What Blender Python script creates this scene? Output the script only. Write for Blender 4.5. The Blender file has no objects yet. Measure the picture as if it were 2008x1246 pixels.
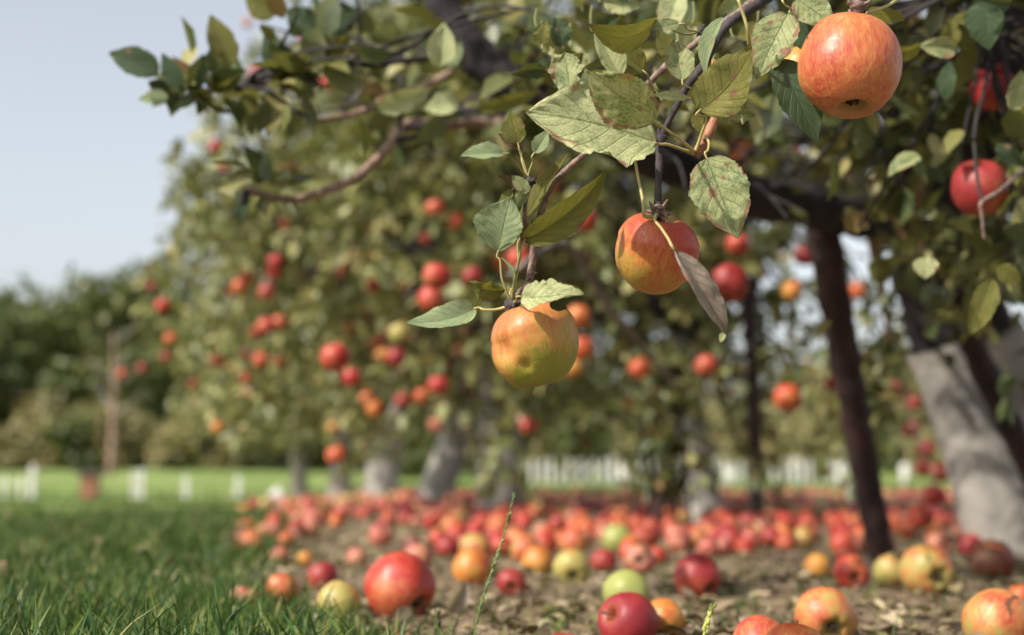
import bpy, math, random
import numpy as np
from mathutils import Vector, Matrix, noise as mnoise

R = math.radians
C = bpy.context.scene.collection
SC = bpy.context.scene

# ------------------------------------------------------------------ camera, sky, sun, exposure
F = 2789.0                       # focal length in photo pixels (50 mm on 36 mm)
CH = 0.18                        # camera height above the orchard floor
PITCH = math.atan(312 / F)
cam = bpy.data.cameras.new('camera'); camo = bpy.data.objects.new('camera', cam); C.objects.link(camo)
cam.lens = 50; cam.sensor_width = 36; cam.clip_start = 0.02; cam.clip_end = 2000
camo.location = (0, 0, CH); camo.rotation_euler = (math.pi / 2 + PITCH, 0, 0)
cam.dof.use_dof = True; cam.dof.focus_distance = 1.13; cam.dof.aperture_fstop = 4.0
SC.camera = camo

SUNV = Vector((-0.60, -0.46, 0.66)).normalized()
world = bpy.data.worlds.new('World'); SC.world = world; world.use_nodes = True
wn = world.node_tree; wn.nodes.clear()
sky = wn.nodes.new('ShaderNodeTexSky'); sky.sky_type = 'NISHITA'; sky.sun_disc = False
sky.sun_elevation = math.asin(SUNV.z); sky.sun_rotation = math.atan2(SUNV.x, SUNV.y)
sky.air_density = 1.1; sky.dust_density = 2.5; sky.ozone_density = 1.0
bg = wn.nodes.new('ShaderNodeBackground'); bg.inputs['Strength'].default_value = 0.125
wo = wn.nodes.new('ShaderNodeOutputWorld')
hs = wn.nodes.new('ShaderNodeHueSaturation'); hs.inputs['Saturation'].default_value = 0.38; hs.inputs['Value'].default_value = 1.15     # thin high overcast: a pale sky
wn.links.new(sky.outputs[0], hs.inputs['Color']); wn.links.new(hs.outputs[0], bg.inputs[0]); wn.links.new(bg.outputs[0], wo.inputs[0])

sl = bpy.data.lights.new('sun', 'SUN'); sl.energy = 4.7; sl.angle = R(0.6); sl.color = (1.0, 0.93, 0.82)
so = bpy.data.objects.new('sun', sl); C.objects.link(so); so.rotation_euler = SUNV.to_track_quat('Z', 'Y').to_euler()

SC.view_settings.view_transform = 'Standard'; SC.view_settings.look = 'None'
SC.view_settings.exposure = 0.46; SC.view_settings.gamma = 1.0
SC.render.engine = 'CYCLES'
SC.cycles.use_denoising = True
SC.cycles.max_bounces = 8; SC.cycles.diffuse_bounces = 4; SC.cycles.glossy_bounces = 3; SC.cycles.transmission_bounces = 4
SC.cycles.use_adaptive_sampling = True; SC.cycles.adaptive_threshold = 0.015

FWD = Vector((0, math.cos(PITCH), math.sin(PITCH))); UP = Vector((0, -math.sin(PITCH), math.cos(PITCH)))
def W(px, py, d):
    """the point of the orchard d metres ahead of the camera that the photograph shows at (px, py)"""
    return Vector((0, 0, CH)) + FWD * d + Vector((1, 0, 0)) * (d * (px - 1004) / F) + UP * (d * (623 - py) / F)
def PX(p):
    q = Vector(p) - Vector((0, 0, CH)); d = q.dot(FWD)
    return 1004 + F * q.x / d, 623 - F * q.dot(UP) / d, d

# ------------------------------------------------------------------ helpers
def sstep(a, b, x):
    t = min(1, max(0, (x - a) / (b - a))); return t * t * (3 - 2 * t)
def h(x, y):
    """height of the ground"""
    z = 0.0
    wl = sstep(0.06, 0.2, -x / max(y, 1))
    left = float(np.interp(y, [8, 20, 45, 90, 400], [0, -0.18, 0.32, 0.9, 3]))
    right = float(np.interp(y, [8, 47, 60, 90, 400], [0.02, -0.03, 0.4, 0.9, 3]))
    if y > 8: z += left * wl + right * (1 - wl)
    near = sstep(14, 5, y)
    z += near * (0.010 * mnoise.noise((x * 3.1, y * 3.1, 0)) + 0.005 * mnoise.noise((x * 11, y * 11, 3)) + 0.003 * mnoise.noise((x * 34, y * 34, 7)))
    return z
EDGE = ([0.5, 1.3, 1.65, 1.85, 2.0, 2.4, 4.4, 7.7, 15, 30], [-0.02, -0.14, -0.22, -0.34, -0.42, -0.48, -0.74, -1.36, -2.6, -6])
def edge_x(y): return float(np.interp(y, *EDGE))

def set_props(o, label=None, cat=None, group=None, kind=None):
    if label: o['label'] = label
    if cat: o['category'] = cat
    if group: o['group'] = group
    if kind: o['kind'] = kind
    return o

def mesh_obj(name, verts, faces, mats, parent=None, uv=None, mi=None, smooth=True, attrs=None):
    me = bpy.data.meshes.new(name)
    me.from_pydata([tuple(v) for v in verts], [], faces)
    for m in (mats if isinstance(mats, (list, tuple)) else [mats]): me.materials.append(m)
    if mi is not None: me.polygons.foreach_set('material_index', mi)
    me.polygons.foreach_set('use_smooth', [smooth] * len(me.polygons))
    if uv is not None:
        l = me.uv_layers.new(name='UVMap'); vi = np.zeros(len(me.loops), dtype=np.int32)
        me.loops.foreach_get('vertex_index', vi)
        l.data.foreach_set('uv', np.asarray(uv, dtype=np.float32)[vi].ravel())
    for k, a in (attrs or {}).items():
        at = me.attributes.new(k, 'FLOAT', 'POINT'); at.data.foreach_set('value', np.asarray(a, dtype=np.float32))
    me.update()
    o = bpy.data.objects.new(name, me); C.objects.link(o)
    if parent: o.parent = parent; o.matrix_parent_inverse = parent.matrix_basis.inverted()
    return o

def empty(name, loc=(0, 0, 0)):
    o = bpy.data.objects.new(name, None); C.objects.link(o); o.location = loc; o.empty_display_size = 0.1
    return o

class MB:
    def __init__(s): s.v = []; s.f = []; s.mi = []; s.uv = []
    def add(s, v, f, m=0, uv=None):
        o = len(s.v); s.v += [tuple(p) for p in v]; s.f += [tuple(i + o for i in q) for q in f]; s.mi += [m] * len(f)
        s.uv += list(uv) if uv is not None else [(0, 0)] * len(v)
    def tube(s, pts, rad, sides=8, m=0, bump=0.0, seed=0, smooth_n=4, caps=True):
        pts = [Vector(p) for p in pts]
        if isinstance(rad, (int, float)): rad = [rad] * len(pts)
        if smooth_n > 1 and len(pts) > 2:             # Catmull-Rom
            P, Q = [], []
            for i in range(len(pts) - 1):
                a, b, c, d = pts[max(i - 1, 0)], pts[i], pts[i + 1], pts[min(i + 2, len(pts) - 1)]
                for k in range(smooth_n):
                    t = k / smooth_n
                    P.append(0.5 * ((2 * b) + (c - a) * t + (2 * a - 5 * b + 4 * c - d) * t * t + (3 * b - a - 3 * c + d) * t ** 3))
                    Q.append(rad[i] * (1 - t) + rad[i + 1] * t)
            P.append(pts[-1]); Q.append(rad[-1]); pts, rad = P, Q
        vs, fs, n = [], [], len(pts)
        t0 = (pts[1] - pts[0]).normalized()
        u = t0.orthogonal().normalized()
        L = 0; uv = []
        for i, p in enumerate(pts):
            t = (pts[min(i + 1, n - 1)] - pts[max(i - 1, 0)]).normalized()
            u = (u - t * u.dot(t)).normalized(); w = t.cross(u)
            if i: L += (p - pts[i - 1]).length
            for k in range(sides):
                a = 2 * math.pi * k / sides
                dirn = u * math.cos(a) + w * math.sin(a)
                r = rad[i]
                if bump:
                    q = (p + dirn * r) / max(r, 1e-4)
                    r *= 1 + bump * mnoise.noise((q.x * 1.2 + seed, q.y * 1.2, q.z * 1.2)) + bump * 0.5 * mnoise.noise((q.x * 3 + seed, q.y * 3, q.z * 3))
                vs.append(p + dirn * r); uv.append((L, k / sides))
        for i in range(n - 1):
            for k in range(sides):
                fs.append((i * sides + k, i * sides + (k + 1) % sides, (i + 1) * sides + (k + 1) % sides, (i + 1) * sides + k))
        if caps: fs.append(tuple(range(sides))[::-1]); fs.append(tuple((n - 1) * sides + k for k in range(sides)))
        s.add(vs, fs, m, uv)
        return pts
    def box(s, c, sx, sy, sz, m=0, rot=None):
        vs = [Vector((x * sx / 2, y * sy / 2, z * sz / 2)) for x in (-1, 1) for y in (-1, 1) for z in (-1, 1)]
        if rot: vs = [rot @ v for v in vs]
        s.add([v + Vector(c) for v in vs], [(0, 1, 3, 2), (4, 6, 7, 5), (0, 4, 5, 1), (2, 3, 7, 6), (0, 2, 6, 4), (1, 5, 7, 3)], m)
    def build(s, name, mats, parent=None, smooth=True):
        return mesh_obj(name, s.v, s.f, mats, parent, uv=s.uv, mi=s.mi, smooth=smooth)

def leaves_mesh(name, mat, pos, axis, nrm, L, Wd, parent=None, kind=None, fold=0.28):
    """many small folded leaves in one mesh: numpy arrays pos, axis, nrm (N,3), L, Wd (N,)"""
    pos = np.asarray(pos, float); axis = np.asarray(axis, float); nrm = np.asarray(nrm, float)
    N = len(pos)
    axis /= np.linalg.norm(axis, axis=1, keepdims=True) + 1e-9
    nrm = nrm - axis * np.sum(nrm * axis, axis=1, keepdims=True); nrm /= np.linalg.norm(nrm, axis=1, keepdims=True) + 1e-9
    side = np.cross(axis, nrm)
    shp = np.array([(0, 0, 0), (0.5, 0, -0.02), (1, 0, -0.16), (0.22, 0.42, 1), (0.22, -0.42, 1), (0.62, 0.44, 1), (0.62, -0.44, 1)])
    u, s_, g = shp[:, 0], shp[:, 1], shp[:, 2]
    lift = np.where(g == 1, fold * 0.44, 0)
    sag = np.where(g == 1, -0.10 * u ** 2, g)
    V = (pos[:, None, :] + axis[:, None, :] * (u[None, :, None] * L[:, None, None])
         + side[:, None, :] * (s_[None, :, None] * Wd[:, None, None])
         + nrm[:, None, :] * (lift[None, :, None] * Wd[:, None, None] + sag[None, :, None] * L[:, None, None]))
    V = V.reshape(-1, 3)
    base = (np.arange(N) * 7)[:, None]
    loops = np.concatenate([base + np.array([[0, 1, 3]]), base + np.array([[0, 4, 1]]), base + np.array([[3, 1, 2, 5]]), base + np.array([[1, 4, 6, 2]])], axis=1)
    me = bpy.data.meshes.new(name)
    me.vertices.add(len(V)); me.vertices.foreach_set('co', V.astype(np.float32).ravel())
    me.loops.add(N * 14); me.loops.foreach_set('vertex_index', loops.astype(np.int32).ravel())
    me.polygons.add(N * 4)
    st = (np.arange(N) * 14)[:, None] + np.array([[0, 3, 6, 10]]); me.polygons.foreach_set('loop_start', st.astype(np.int32).ravel())
    me.update(calc_edges=True); me.validate()
    me.materials.append(mat)
    me.polygons.foreach_set('use_smooth', [True] * len(me.polygons))
    o = bpy.data.objects.new(name, me); C.objects.link(o)
    if parent: o.parent = parent; o.matrix_parent_inverse = parent.matrix_basis.inverted()
    if kind: o['kind'] = kind
    return o

# ------------------------------------------------------------------ materials
class NT:
    def __init__(s, name):
        s.m = bpy.data.materials.new(name); s.m.use_nodes = True; s.t = s.m.node_tree; s.t.nodes.clear()
        s.out = s.t.nodes.new('ShaderNodeOutputMaterial')
    def n(s, typ, ins=None, **pr):
        x = s.t.nodes.new('ShaderNode' + typ)
        for k, v in pr.items(): setattr(x, k, v)
        for k, v in (ins or {}).items(): s.put(x.inputs[k], v)
        return x
    def put(s, sock, v):
        if hasattr(v, 'bl_idname') and not hasattr(v, 'is_linked'): v = v.outputs[0]
        if hasattr(v, 'is_linked'): s.t.links.new(v, sock)
        elif sock.type == 'RGBA' and len(v) == 3: sock.default_value = (*v, 1)
        else: sock.default_value = v
    def math(s, op, a, b=0.0, c=0.0, clamp=False):
        x = s.n('Math', {0: a, 1: b, 2: c}, operation=op); x.use_clamp = clamp; return x.outputs[0]
    def mix(s, f, a, b, bt='MIX'):
        x = s.t.nodes.new('ShaderNodeMix'); x.data_type = 'RGBA'; x.blend_type = bt
        s.put(x.inputs[0], f); s.put(x.inputs[6], a); s.put(x.inputs[7], b); return x.outputs[2]
    def rng(s, v, a, b, c=0.0, d=1.0, smooth=True):
        x = s.n('MapRange', {0: v, 1: a, 2: b, 3: c, 4: d}, interpolation_type='SMOOTHSTEP' if smooth else 'LINEAR'); return x.outputs[0]
    def noise(s, vec, scale, detail=3.0, rough=0.5, dist=0.0):
        return s.n('TexNoise', {'Vector': vec, 'Scale': scale, 'Detail': detail, 'Roughness': rough, 'Distortion': dist})
    def vmap(s, vec, scale=(1, 1, 1), loc=None):
        x = s.n('Mapping', {'Vector': vec, 'Scale': scale})
        if loc is not None: s.put(x.inputs['Location'], loc)
        return x.outputs[0]
    def surf(s, sh): s.t.links.new(sh.outputs[0], s.out.inputs[0]); return s.m

def apple_mat(name, base, mid, blush, cover=0.3, direction=(-0.5, 0, 0.4), k=0.5, streak=0.8, rot=0.0, rough=0.44, patch=1.6):
    t = NT(name); tc = t.n('TexCoord').outputs['Object']; oi = t.n('ObjectInfo').outputs['Random']
    off = t.n('CombineXYZ', {0: t.math('MULTIPLY', oi, 37.0), 1: t.math('MULTIPLY', oi, 91.0), 2: t.math('MULTIPLY', oi, 53.0)}).outputs[0]
    pv = t.vmap(tc, (1, 1, 1), off)
    big = t.noise(pv, patch, 2.0).outputs[0]
    st1 = t.noise(t.vmap(pv, (9, 9, 1.6)), 1.0, 4.0, 0.6).outputs[0]
    st2 = t.noise(t.vmap(pv, (26, 26, 5)), 1.0, 3.0, 0.6).outputs[0]
    dt = t.n('VectorMath', {0: tc, 1: direction}, operation='DOT_PRODUCT').outputs['Value']
    f = t.math('ADD', t.math('MULTIPLY', t.math('SUBTRACT', big, 0.5), 1.9), t.math('MULTIPLY', dt, k))
    f = t.math('ADD', f, t.math('ADD', cover, t.math('MULTIPLY', t.math('SUBTRACT', oi, 0.5), 0.35)))
    f = t.math('ADD', f, t.math('MULTIPLY', t.math('SUBTRACT', st1, 0.5), 1.7 * streak))
    f = t.math('ADD', f, t.math('MULTIPLY', t.math('SUBTRACT', st2, 0.5), 1.7 * streak))
    c = t.mix(t.rng(f, -0.25, 0.45), base, mid)
    c = t.mix(t.rng(f, 0.2, 1.05), c, blush)
    c = t.mix(1.0, c, (0.82, 0.78, 0.80), 'MULTIPLY')
    sep = t.n('SeparateXYZ', {0: tc})
    r2 = t.math('ADD', t.math('POWER', sep.outputs[0], 2.0), t.math('POWER', sep.outputs[1], 2.0))
    cav = t.rng(r2, 0.05, 0.22, 1.0, 0.0)
    c = t.mix(t.math('MULTIPLY', cav, 0.75), c, (base[0] * 0.62, base[1] * 0.62, base[2] * 0.7))
    vor = t.n('TexVoronoi', {'Vector': tc, 'Scale': 17.0, 'Randomness': 1.0}).outputs['Distance']
    dots = t.rng(vor, 0.04, 0.09, 0.5, 0.0)
    c = t.mix(t.math('MULTIPLY', dots, 0.8), c, (0.60, 0.40, 0.2))
    if rot > 0:
        rn = t.noise(pv, 1.1, 3.0, 0.5, 0.4).outputs[0]
        c = t.mix(t.rng(rn, 0.70 - rot, 0.74 - rot, 0, 0.9), c, (0.11, 0.05, 0.025))
    bn = t.noise(tc, 7.0, 4.0).outputs[0]
    bmp = t.n('Bump', {'Height': bn, 'Strength': 0.05, 'Distance': 0.2})
    p = t.n('BsdfPrincipled', {'Base Color': c, 'Roughness': t.math('ADD', rough, t.math('MULTIPLY', t.math('SUBTRACT', bn, 0.5), 0.25)), 'Normal': bmp,
                               'Subsurface Weight': 0.12, 'Subsurface Radius': (0.5, 0.2, 0.1), 'Subsurface Scale': 0.006,
                               'Specular IOR Level': 0.42})
    return t.surf(p)

AM = {
 'red':     apple_mat('apple_skin_red', (0.50, 0.16, 0.06), (0.47, 0.05, 0.03), (0.40, 0.02, 0.024), 0.35, rot=0.05),
 'crimson': apple_mat('apple_skin_crimson', (0.40, 0.10, 0.04), (0.34, 0.035, 0.03), (0.26, 0.018, 0.025), 0.42, rot=0.03, rough=0.5),
 'orange':  apple_mat('apple_skin_orange', (0.58, 0.30, 0.06), (0.55, 0.16, 0.035), (0.46, 0.05, 0.025), 0.15),
 'pink':    apple_mat('apple_skin_pink', (0.50, 0.28, 0.15), (0.46, 0.13, 0.09), (0.40, 0.055, 0.055), 0.28, rot=0.07),
 'blush':   apple_mat('apple_skin_blush', (0.38, 0.35, 0.09), (0.54, 0.22, 0.07), (0.44, 0.06, 0.035), 0.42, rot=0.05),
 'yellow':  apple_mat('apple_skin_yellow', (0.42, 0.38, 0.11), (0.50, 0.33, 0.10), (0.46, 0.12, 0.05), -0.12),
 'green':   apple_mat('apple_skin_green', (0.33, 0.37, 0.10), (0.40, 0.38, 0.11), (0.45, 0.24, 0.08), -0.45),
 'brown':   apple_mat('apple_skin_brown', (0.20, 0.09, 0.035), (0.18, 0.05, 0.025), (0.16, 0.028, 0.018), 0.2, rot=0.1),
 'rust':    apple_mat('apple_skin_rust', (0.56, 0.24, 0.06), (0.54, 0.11, 0.035), (0.44, 0.045, 0.028), 0.35),
 'hero_a':  apple_mat('apple_skin_amber', (0.27, 0.29, 0.035), (0.58, 0.31, 0.075), (0.54, 0.17, 0.06), 0.42, (-0.25, -0.1, 0.9), 0.85, 0.8, patch=0.8, rough=0.45),
 'hero_b':  apple_mat('apple_skin_russet', (0.44, 0.36, 0.07), (0.56, 0.20, 0.05), (0.46, 0.06, 0.03), 0.42, (0.1, -0.2, 0.75), 0.75, 0.8, patch=0.8, rough=0.43),
 'hero_c':  apple_mat('apple_skin_scarlet', (0.60, 0.38, 0.12), (0.58, 0.22, 0.07), (0.44, 0.06, 0.035), 0.40, (0.45, 0.5, 0.0), 0.40, 0.7, patch=0.7, rough=0.40),
}
CROSS = NT('apple_calyx'); CALYX = CROSS.surf(CROSS.n('BsdfPrincipled', {'Base Color': (0.045, 0.03, 0.018), 'Roughness': 0.9}))

def leaf_mat(name, green, yellow, yamt, under, spot=0.5, spotcol=(0.16, 0.07, 0.045), trans=0.28, vein=(0.42, 0.42, 0.22), seedv=0.0):
    t = NT(name); uvn = t.n('TexCoord').outputs['UV']; oi = t.n('ObjectInfo').outputs['Random']
    sep = t.n('SeparateXYZ', {0: uvn}); u = sep.outputs[0]; v = t.math('ABSOLUTE', sep.outputs[1])
    ob = t.n('CombineXYZ', {0: t.math('MULTIPLY', oi, 31.0), 1: t.math('MULTIPLY', oi, 17.0), 2: seedv}).outputs[0]
    vec = t.vmap(uvn, (1.6, 0.8, 1), ob)
    n1 = t.noise(vec, 1.7, 4.0, 0.6).outputs[0]; n2 = t.noise(vec, 14.0, 4.0, 0.7).outputs[0]; n3 = t.noise(vec, 2.6, 3.0, 0.55, 0.6).outputs[0]
    lat = t.math('FRACT', t.math('SUBTRACT', t.math('MULTIPLY', u, 7.0), t.math('MULTIPLY', v, 2.4)))
    lat = t.math('ABSOLUTE', t.math('SUBTRACT', lat, 0.5))
    latv = t.rng(lat, 0.0, 0.075, 1.0, 0.0); mid = t.rng(v, 0.0, 0.055, 1.0, 0.0)
    vv = t.math('MAXIMUM', mid, t.math('MULTIPLY', latv, 0.7))
    net = t.n('TexVoronoi', {'Vector': vec, 'Scale': 26.0}, feature='DISTANCE_TO_EDGE').outputs['Distance']
    netv = t.rng(net, 0.0, 0.12, 1.0, 0.0)
    ya = t.math('ADD', t.math('ADD', n1, t.math('MULTIPLY', t.math('SUBTRACT', n2, 0.5), 1.1)), yamt - 0.5)
    top = t.mix(t.rng(ya, 0.3, 0.7), green, yellow)
    top = t.mix(t.math('MULTIPLY', netv, 0.5), top, green)
    top = t.mix(t.math('MULTIPLY', vv, 0.75 if name == 'leaf_dry' else 0.5), top, vein if yamt < 0.45 else (green[0] * 1.0, green[1] * 1.0, green[2]))
    edge = t.math('ADD', t.math('MULTIPLY', v, 0.28), n3)
    brown = t.rng(edge, 0.98 - 0.32 * spot, 1.04 - 0.32 * spot, 0, 0.92)
    spots = t.rng(n3, 0.76 - 0.12 * spot, 0.79 - 0.12 * spot, 0, 0.85)
    bl = t.n('Attribute', attribute_name='blot').outputs['Fac']
    bl = t.rng(t.math('ADD', bl, t.math('MULTIPLY', t.math('SUBTRACT', n2, 0.5), 0.8)), 0.35, 0.6, 0, 0.9)
    br = t.math('MAXIMUM', t.math('MAXIMUM', brown, spots), bl)
    bc = t.mix(n2, spotcol, (spotcol[0] * 2.6, spotcol[1] * 2.9, spotcol[2] * 2.9))
    top = t.mix(br, top, bc)
    bot = t.mix(t.rng(n2, 0.3, 0.7), under, (under[0] * 0.8, under[1] * 0.82, under[2] * 0.75))
    bot = t.mix(t.math('MULTIPLY', vv, 0.6), bot, (min(1, under[0] * 1.5), min(1, under[1] * 1.45), min(1, under[2] * 1.4)))
    bot = t.mix(t.math('MULTIPLY', br, 0.7), bot, bc)
    col = t.mix(t.n('NewGeometry').outputs['Backfacing'], top, bot)
    hgt = t.math('SUBTRACT', t.math('MULTIPLY', n2, 0.4), t.math('ADD', vv, t.math('MULTIPLY', netv, 0.3)))
    bmp = t.n('Bump', {'Height': hgt, 'Strength': 0.7, 'Distance': 0.0012})
    p = t.n('BsdfPrincipled', {'Base Color': col, 'Roughness': 0.52, 'Normal': bmp, 'Specular IOR Level': 0.4})
    tr = t.n('BsdfTranslucent', {'Color': t.mix(0.5, col, (0.40, 0.38, 0.05)), 'Normal': bmp})
    return t.surf(t.n('MixShader', {0: trans, 1: p, 2: tr}))

LM = {
 'pale':   leaf_mat('leaf_pale', (0.14, 0.22, 0.07), (0.58, 0.60, 0.31), 0.66, (0.26, 0.32, 0.20), 0.45),
 'sun':    leaf_mat('leaf_sunlit', (0.16, 0.24, 0.06), (0.60, 0.58, 0.26), 0.57, (0.26, 0.32, 0.20), 0.6, seedv=4.0),
 'grey':   leaf_mat('leaf_greygreen', (0.22, 0.30, 0.16), (0.38, 0.44, 0.22), 0.50, (0.34, 0.40, 0.30), 0.2),
 'olive':  leaf_mat('leaf_olive', (0.115, 0.125, 0.022), (0.20, 0.18, 0.035), 0.5, (0.15, 0.155, 0.035), 0.45, spotcol=(0.09, 0.035, 0.02)),
 'dark':   leaf_mat('leaf_dark', (0.040, 0.075, 0.032), (0.12, 0.16, 0.05), 0.25, (0.14, 0.18, 0.10), 0.15, trans=0.2, vein=(0.06, 0.09, 0.04)),
 'mottle': leaf_mat('leaf_mottled', (0.11, 0.18, 0.08), (0.44, 0.46, 0.21), 0.58, (0.22, 0.27, 0.16), 0.65),
 'brown':  leaf_mat('leaf_browned', (0.13, 0.06, 0.035), (0.20, 0.10, 0.05), 0.5, (0.30, 0.25, 0.20), 0.2, spotcol=(0.10, 0.05, 0.035)),
 'dry':    leaf_mat('leaf_dry', (0.23, 0.19, 0.155), (0.42, 0.33, 0.26), 0.5, (0.33, 0.27, 0.215), 0.1, vein=(0.62, 0.50, 0.33), trans=0.15),
}

def crown_mat(name, cols, trans=0.22, rough=0.42):
    t = NT(name); rnd = t.n('NewGeometry').outputs['Random Per Island']
    cr = t.n('ValToRGB', {0: rnd}); cr.color_ramp.interpolation = 'CONSTANT'
    els = cr.color_ramp.elements
    while len(els) < len(cols): els.new(0.5)
    for i, (pos, c) in enumerate(cols): els[i].position = pos; els[i].color = (*c, 1)
    g = t.n('NewGeometry').outputs['Position']
    nz = t.noise(g, 26.0, 3.0, 0.6).outputs[0]
    col = t.mix(t.rng(nz, 0.35, 0.7, 0, 0.45), cr.outputs[0], (0.20, 0.19, 0.05), 'MIX')
    p = t.n('BsdfPrincipled', {'Base Color': col, 'Roughness': rough, 'Specular IOR Level': 0.45})
    tr = t.n('BsdfTranslucent', {'Color': t.mix(0.4, col, (0.30, 0.30, 0.03))})
    return t.surf(t.n('MixShader', {0: trans, 1: p, 2: tr}))
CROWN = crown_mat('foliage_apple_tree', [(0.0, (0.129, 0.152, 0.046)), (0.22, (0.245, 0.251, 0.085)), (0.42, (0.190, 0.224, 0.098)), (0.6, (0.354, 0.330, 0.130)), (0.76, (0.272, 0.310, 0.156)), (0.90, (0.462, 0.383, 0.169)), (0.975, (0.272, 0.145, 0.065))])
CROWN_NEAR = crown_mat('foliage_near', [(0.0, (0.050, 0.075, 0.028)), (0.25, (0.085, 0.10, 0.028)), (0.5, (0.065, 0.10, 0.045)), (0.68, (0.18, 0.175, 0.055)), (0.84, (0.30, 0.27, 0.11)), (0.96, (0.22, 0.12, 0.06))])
CROWN_WOOD = crown_mat('foliage_woodland', [(0.0, (0.035, 0.065, 0.018)), (0.35, (0.06, 0.095, 0.022)), (0.65, (0.09, 0.125, 0.03)), (0.9, (0.12, 0.13, 0.035))], 0.2)
CROWN_BRUSH = crown_mat('foliage_brush', [(0.0, (0.182, 0.169, 0.072)), (0.3, (0.260, 0.221, 0.098)), (0.6, (0.156, 0.163, 0.058)), (0.85, (0.351, 0.247, 0.130))], 0.15)

def bark_mat(name, a, b, scale=30.0, strength=0.6, rough=0.85):
    t = NT(name); ob = t.n('TexCoord').outputs['Object']
    n1 = t.noise(t.vmap(ob, (1, 1, 0.35)), scale, 6.0, 0.65).outputs[0]; n2 = t.noise(ob, scale * 0.25, 3.0).outputs[0]
    c = t.mix(t.rng(t.math('ADD', t.math('MULTIPLY', n1, 0.6), t.math('MULTIPLY', n2, 0.4)), 0.35, 0.65), a, b)
    bmp = t.n('Bump', {'Height': n1, 'Strength': strength, 'Distance': 0.3 / scale})
    return t.surf(t.n('BsdfPrincipled', {'Base Color': c, 'Roughness': rough, 'Normal': bmp}))
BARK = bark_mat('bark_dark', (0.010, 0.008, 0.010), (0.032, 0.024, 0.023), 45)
BARK_PALE = bark_mat('bark_pale', (0.16, 0.10, 0.075), (0.34, 0.23, 0.17), 60)
TWIG = bark_mat('bark_twig', (0.07, 0.045, 0.04), (0.28, 0.19, 0.15), 380, 0.9)
TWIG_DARK = bark_mat('bark_twig_dark', (0.016, 0.013, 0.015), (0.065, 0.05, 0.05), 380, 0.9)
TWIG_RED = bark_mat('bark_twig_red', (0.20, 0.07, 0.035), (0.38, 0.17, 0.09), 200, 0.4, 0.55)
PETIOLE = bark_mat('petiole', (0.30, 0.26, 0.09), (0.42, 0.34, 0.14), 160, 0.2, 0.5)
PET_GREEN = bark_mat('petiole_green', (0.13, 0.14, 0.04), (0.24, 0.22, 0.08), 160, 0.2, 0.5)
PROP = bark_mat('prop_wood', (0.007, 0.004, 0.005), (0.045, 0.018, 0.016), 24, 0.5, 0.7)
GREYBARK = bark_mat('bark_grey', (0.13, 0.115, 0.10), (0.27, 0.24, 0.21), 26)
STEMM = bark_mat('apple_stem', (0.09, 0.055, 0.03), (0.2, 0.13, 0.06), 120)

def guard_mat():
    t = NT('guard_mesh'); uv = t.n('TexCoord').outputs['UV']; s = t.n('SeparateXYZ', {0: uv})
    ob = t.n('TexCoord').outputs['Object']
    a = t.math('ABSOLUTE', t.math('SUBTRACT', t.math('FRACT', t.math('MULTIPLY', s.outputs[0], 150.0)), 0.5))
    b = t.math('ABSOLUTE', t.math('SUBTRACT', t.math('FRACT', t.math('MULTIPLY', s.outputs[1], 90.0)), 0.5))
    g = t.math('MAXIMUM', a, b)
    n = t.noise(ob, 9.0, 6.0, 0.65, 0.5).outputs[0]
    c = t.mix(t.rng(n, 0.38, 0.62), (0.20, 0.19, 0.17), (0.40, 0.37, 0.33))
    c = t.mix(t.rng(g, 0.28, 0.36, 0.45, 0.0), c, (0.10, 0.095, 0.09))
    bmp = t.n('Bump', {'Height': t.math('ADD', t.math('MULTIPLY', g, 0.15), n), 'Strength': 0.9, 'Distance': 0.012})
    return t.surf(t.n('BsdfPrincipled', {'Base Color': c, 'Roughness': 0.6, 'Normal': bmp}))
GUARD = guard_mat()
def plain(name, c, rough=0.7, n=0.2, sc=8.0):
    t = NT(name); ob = t.n('TexCoord').outputs['Object']; k = t.noise(ob, sc, 4.0).outputs[0]
    return t.surf(t.n('BsdfPrincipled', {'Base Color': t.mix(k, tuple(x * (1 - n) for x in c), tuple(min(1, x * (1 + n)) for x in c)), 'Roughness': rough}))
WHITE = plain('white_paint', (0.55, 0.54, 0.51), n=.3); TANPOST = plain('post_brown', (0.22, 0.09, 0.05)); DARKCAP = plain('cap_dark', (0.05, 0.035, 0.035))

def ground_mat():
    t = NT('orchard_floor'); g = t.n('NewGeometry').outputs['Position']
    gr = t.n('Attribute', attribute_name='grass').outputs['Fac']; fr = t.n('Attribute', attribute_name='mown').outputs['Fac']
    n1 = t.noise(g, 3.0, 5.0, 0.6).outputs[0]; n2 = t.noise(g, 28.0, 5.0, 0.7).outputs[0]; n3 = t.noise(g, 140.0, 3.0, 0.7).outputs[0]; nL = t.noise(g, 0.35, 3.0).outputs[0]
    soil = t.mix(t.rng(n2, 0.35, 0.68), (0.105, 0.075, 0.048), (0.27, 0.20, 0.13))
    soil = t.mix(t.rng(n3, 0.45, 0.7, 0, 0.6), soil, (0.33, 0.25, 0.17))
    soil = t.mix(t.rng(n1, 0.5, 0.7, 0, 0.5), soil, (0.09, 0.085, 0.04))
    grass = t.mix(n2, (0.018, 0.045, 0.015), (0.04, 0.085, 0.022))
    mown = t.mix(t.rng(nL, 0.35, 0.65), (0.13, 0.20, 0.045), (0.22, 0.27, 0.085))
    mown = t.mix(t.rng(n1, 0.60, 0.70, 0, 0.8), mown, (0.36, 0.27, 0.17))
    c = t.mix(gr, soil, t.mix(fr, grass, mown))
    bmp = t.n('Bump', {'Height': t.math('ADD', n2, t.math('MULTIPLY', n3, 0.4)), 'Strength': 0.8, 'Distance': 0.012})
    return t.surf(t.n('BsdfPrincipled', {'Base Color': c, 'Roughness': 0.95, 'Normal': bmp, 'Specular IOR Level': 0.2}))

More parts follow.
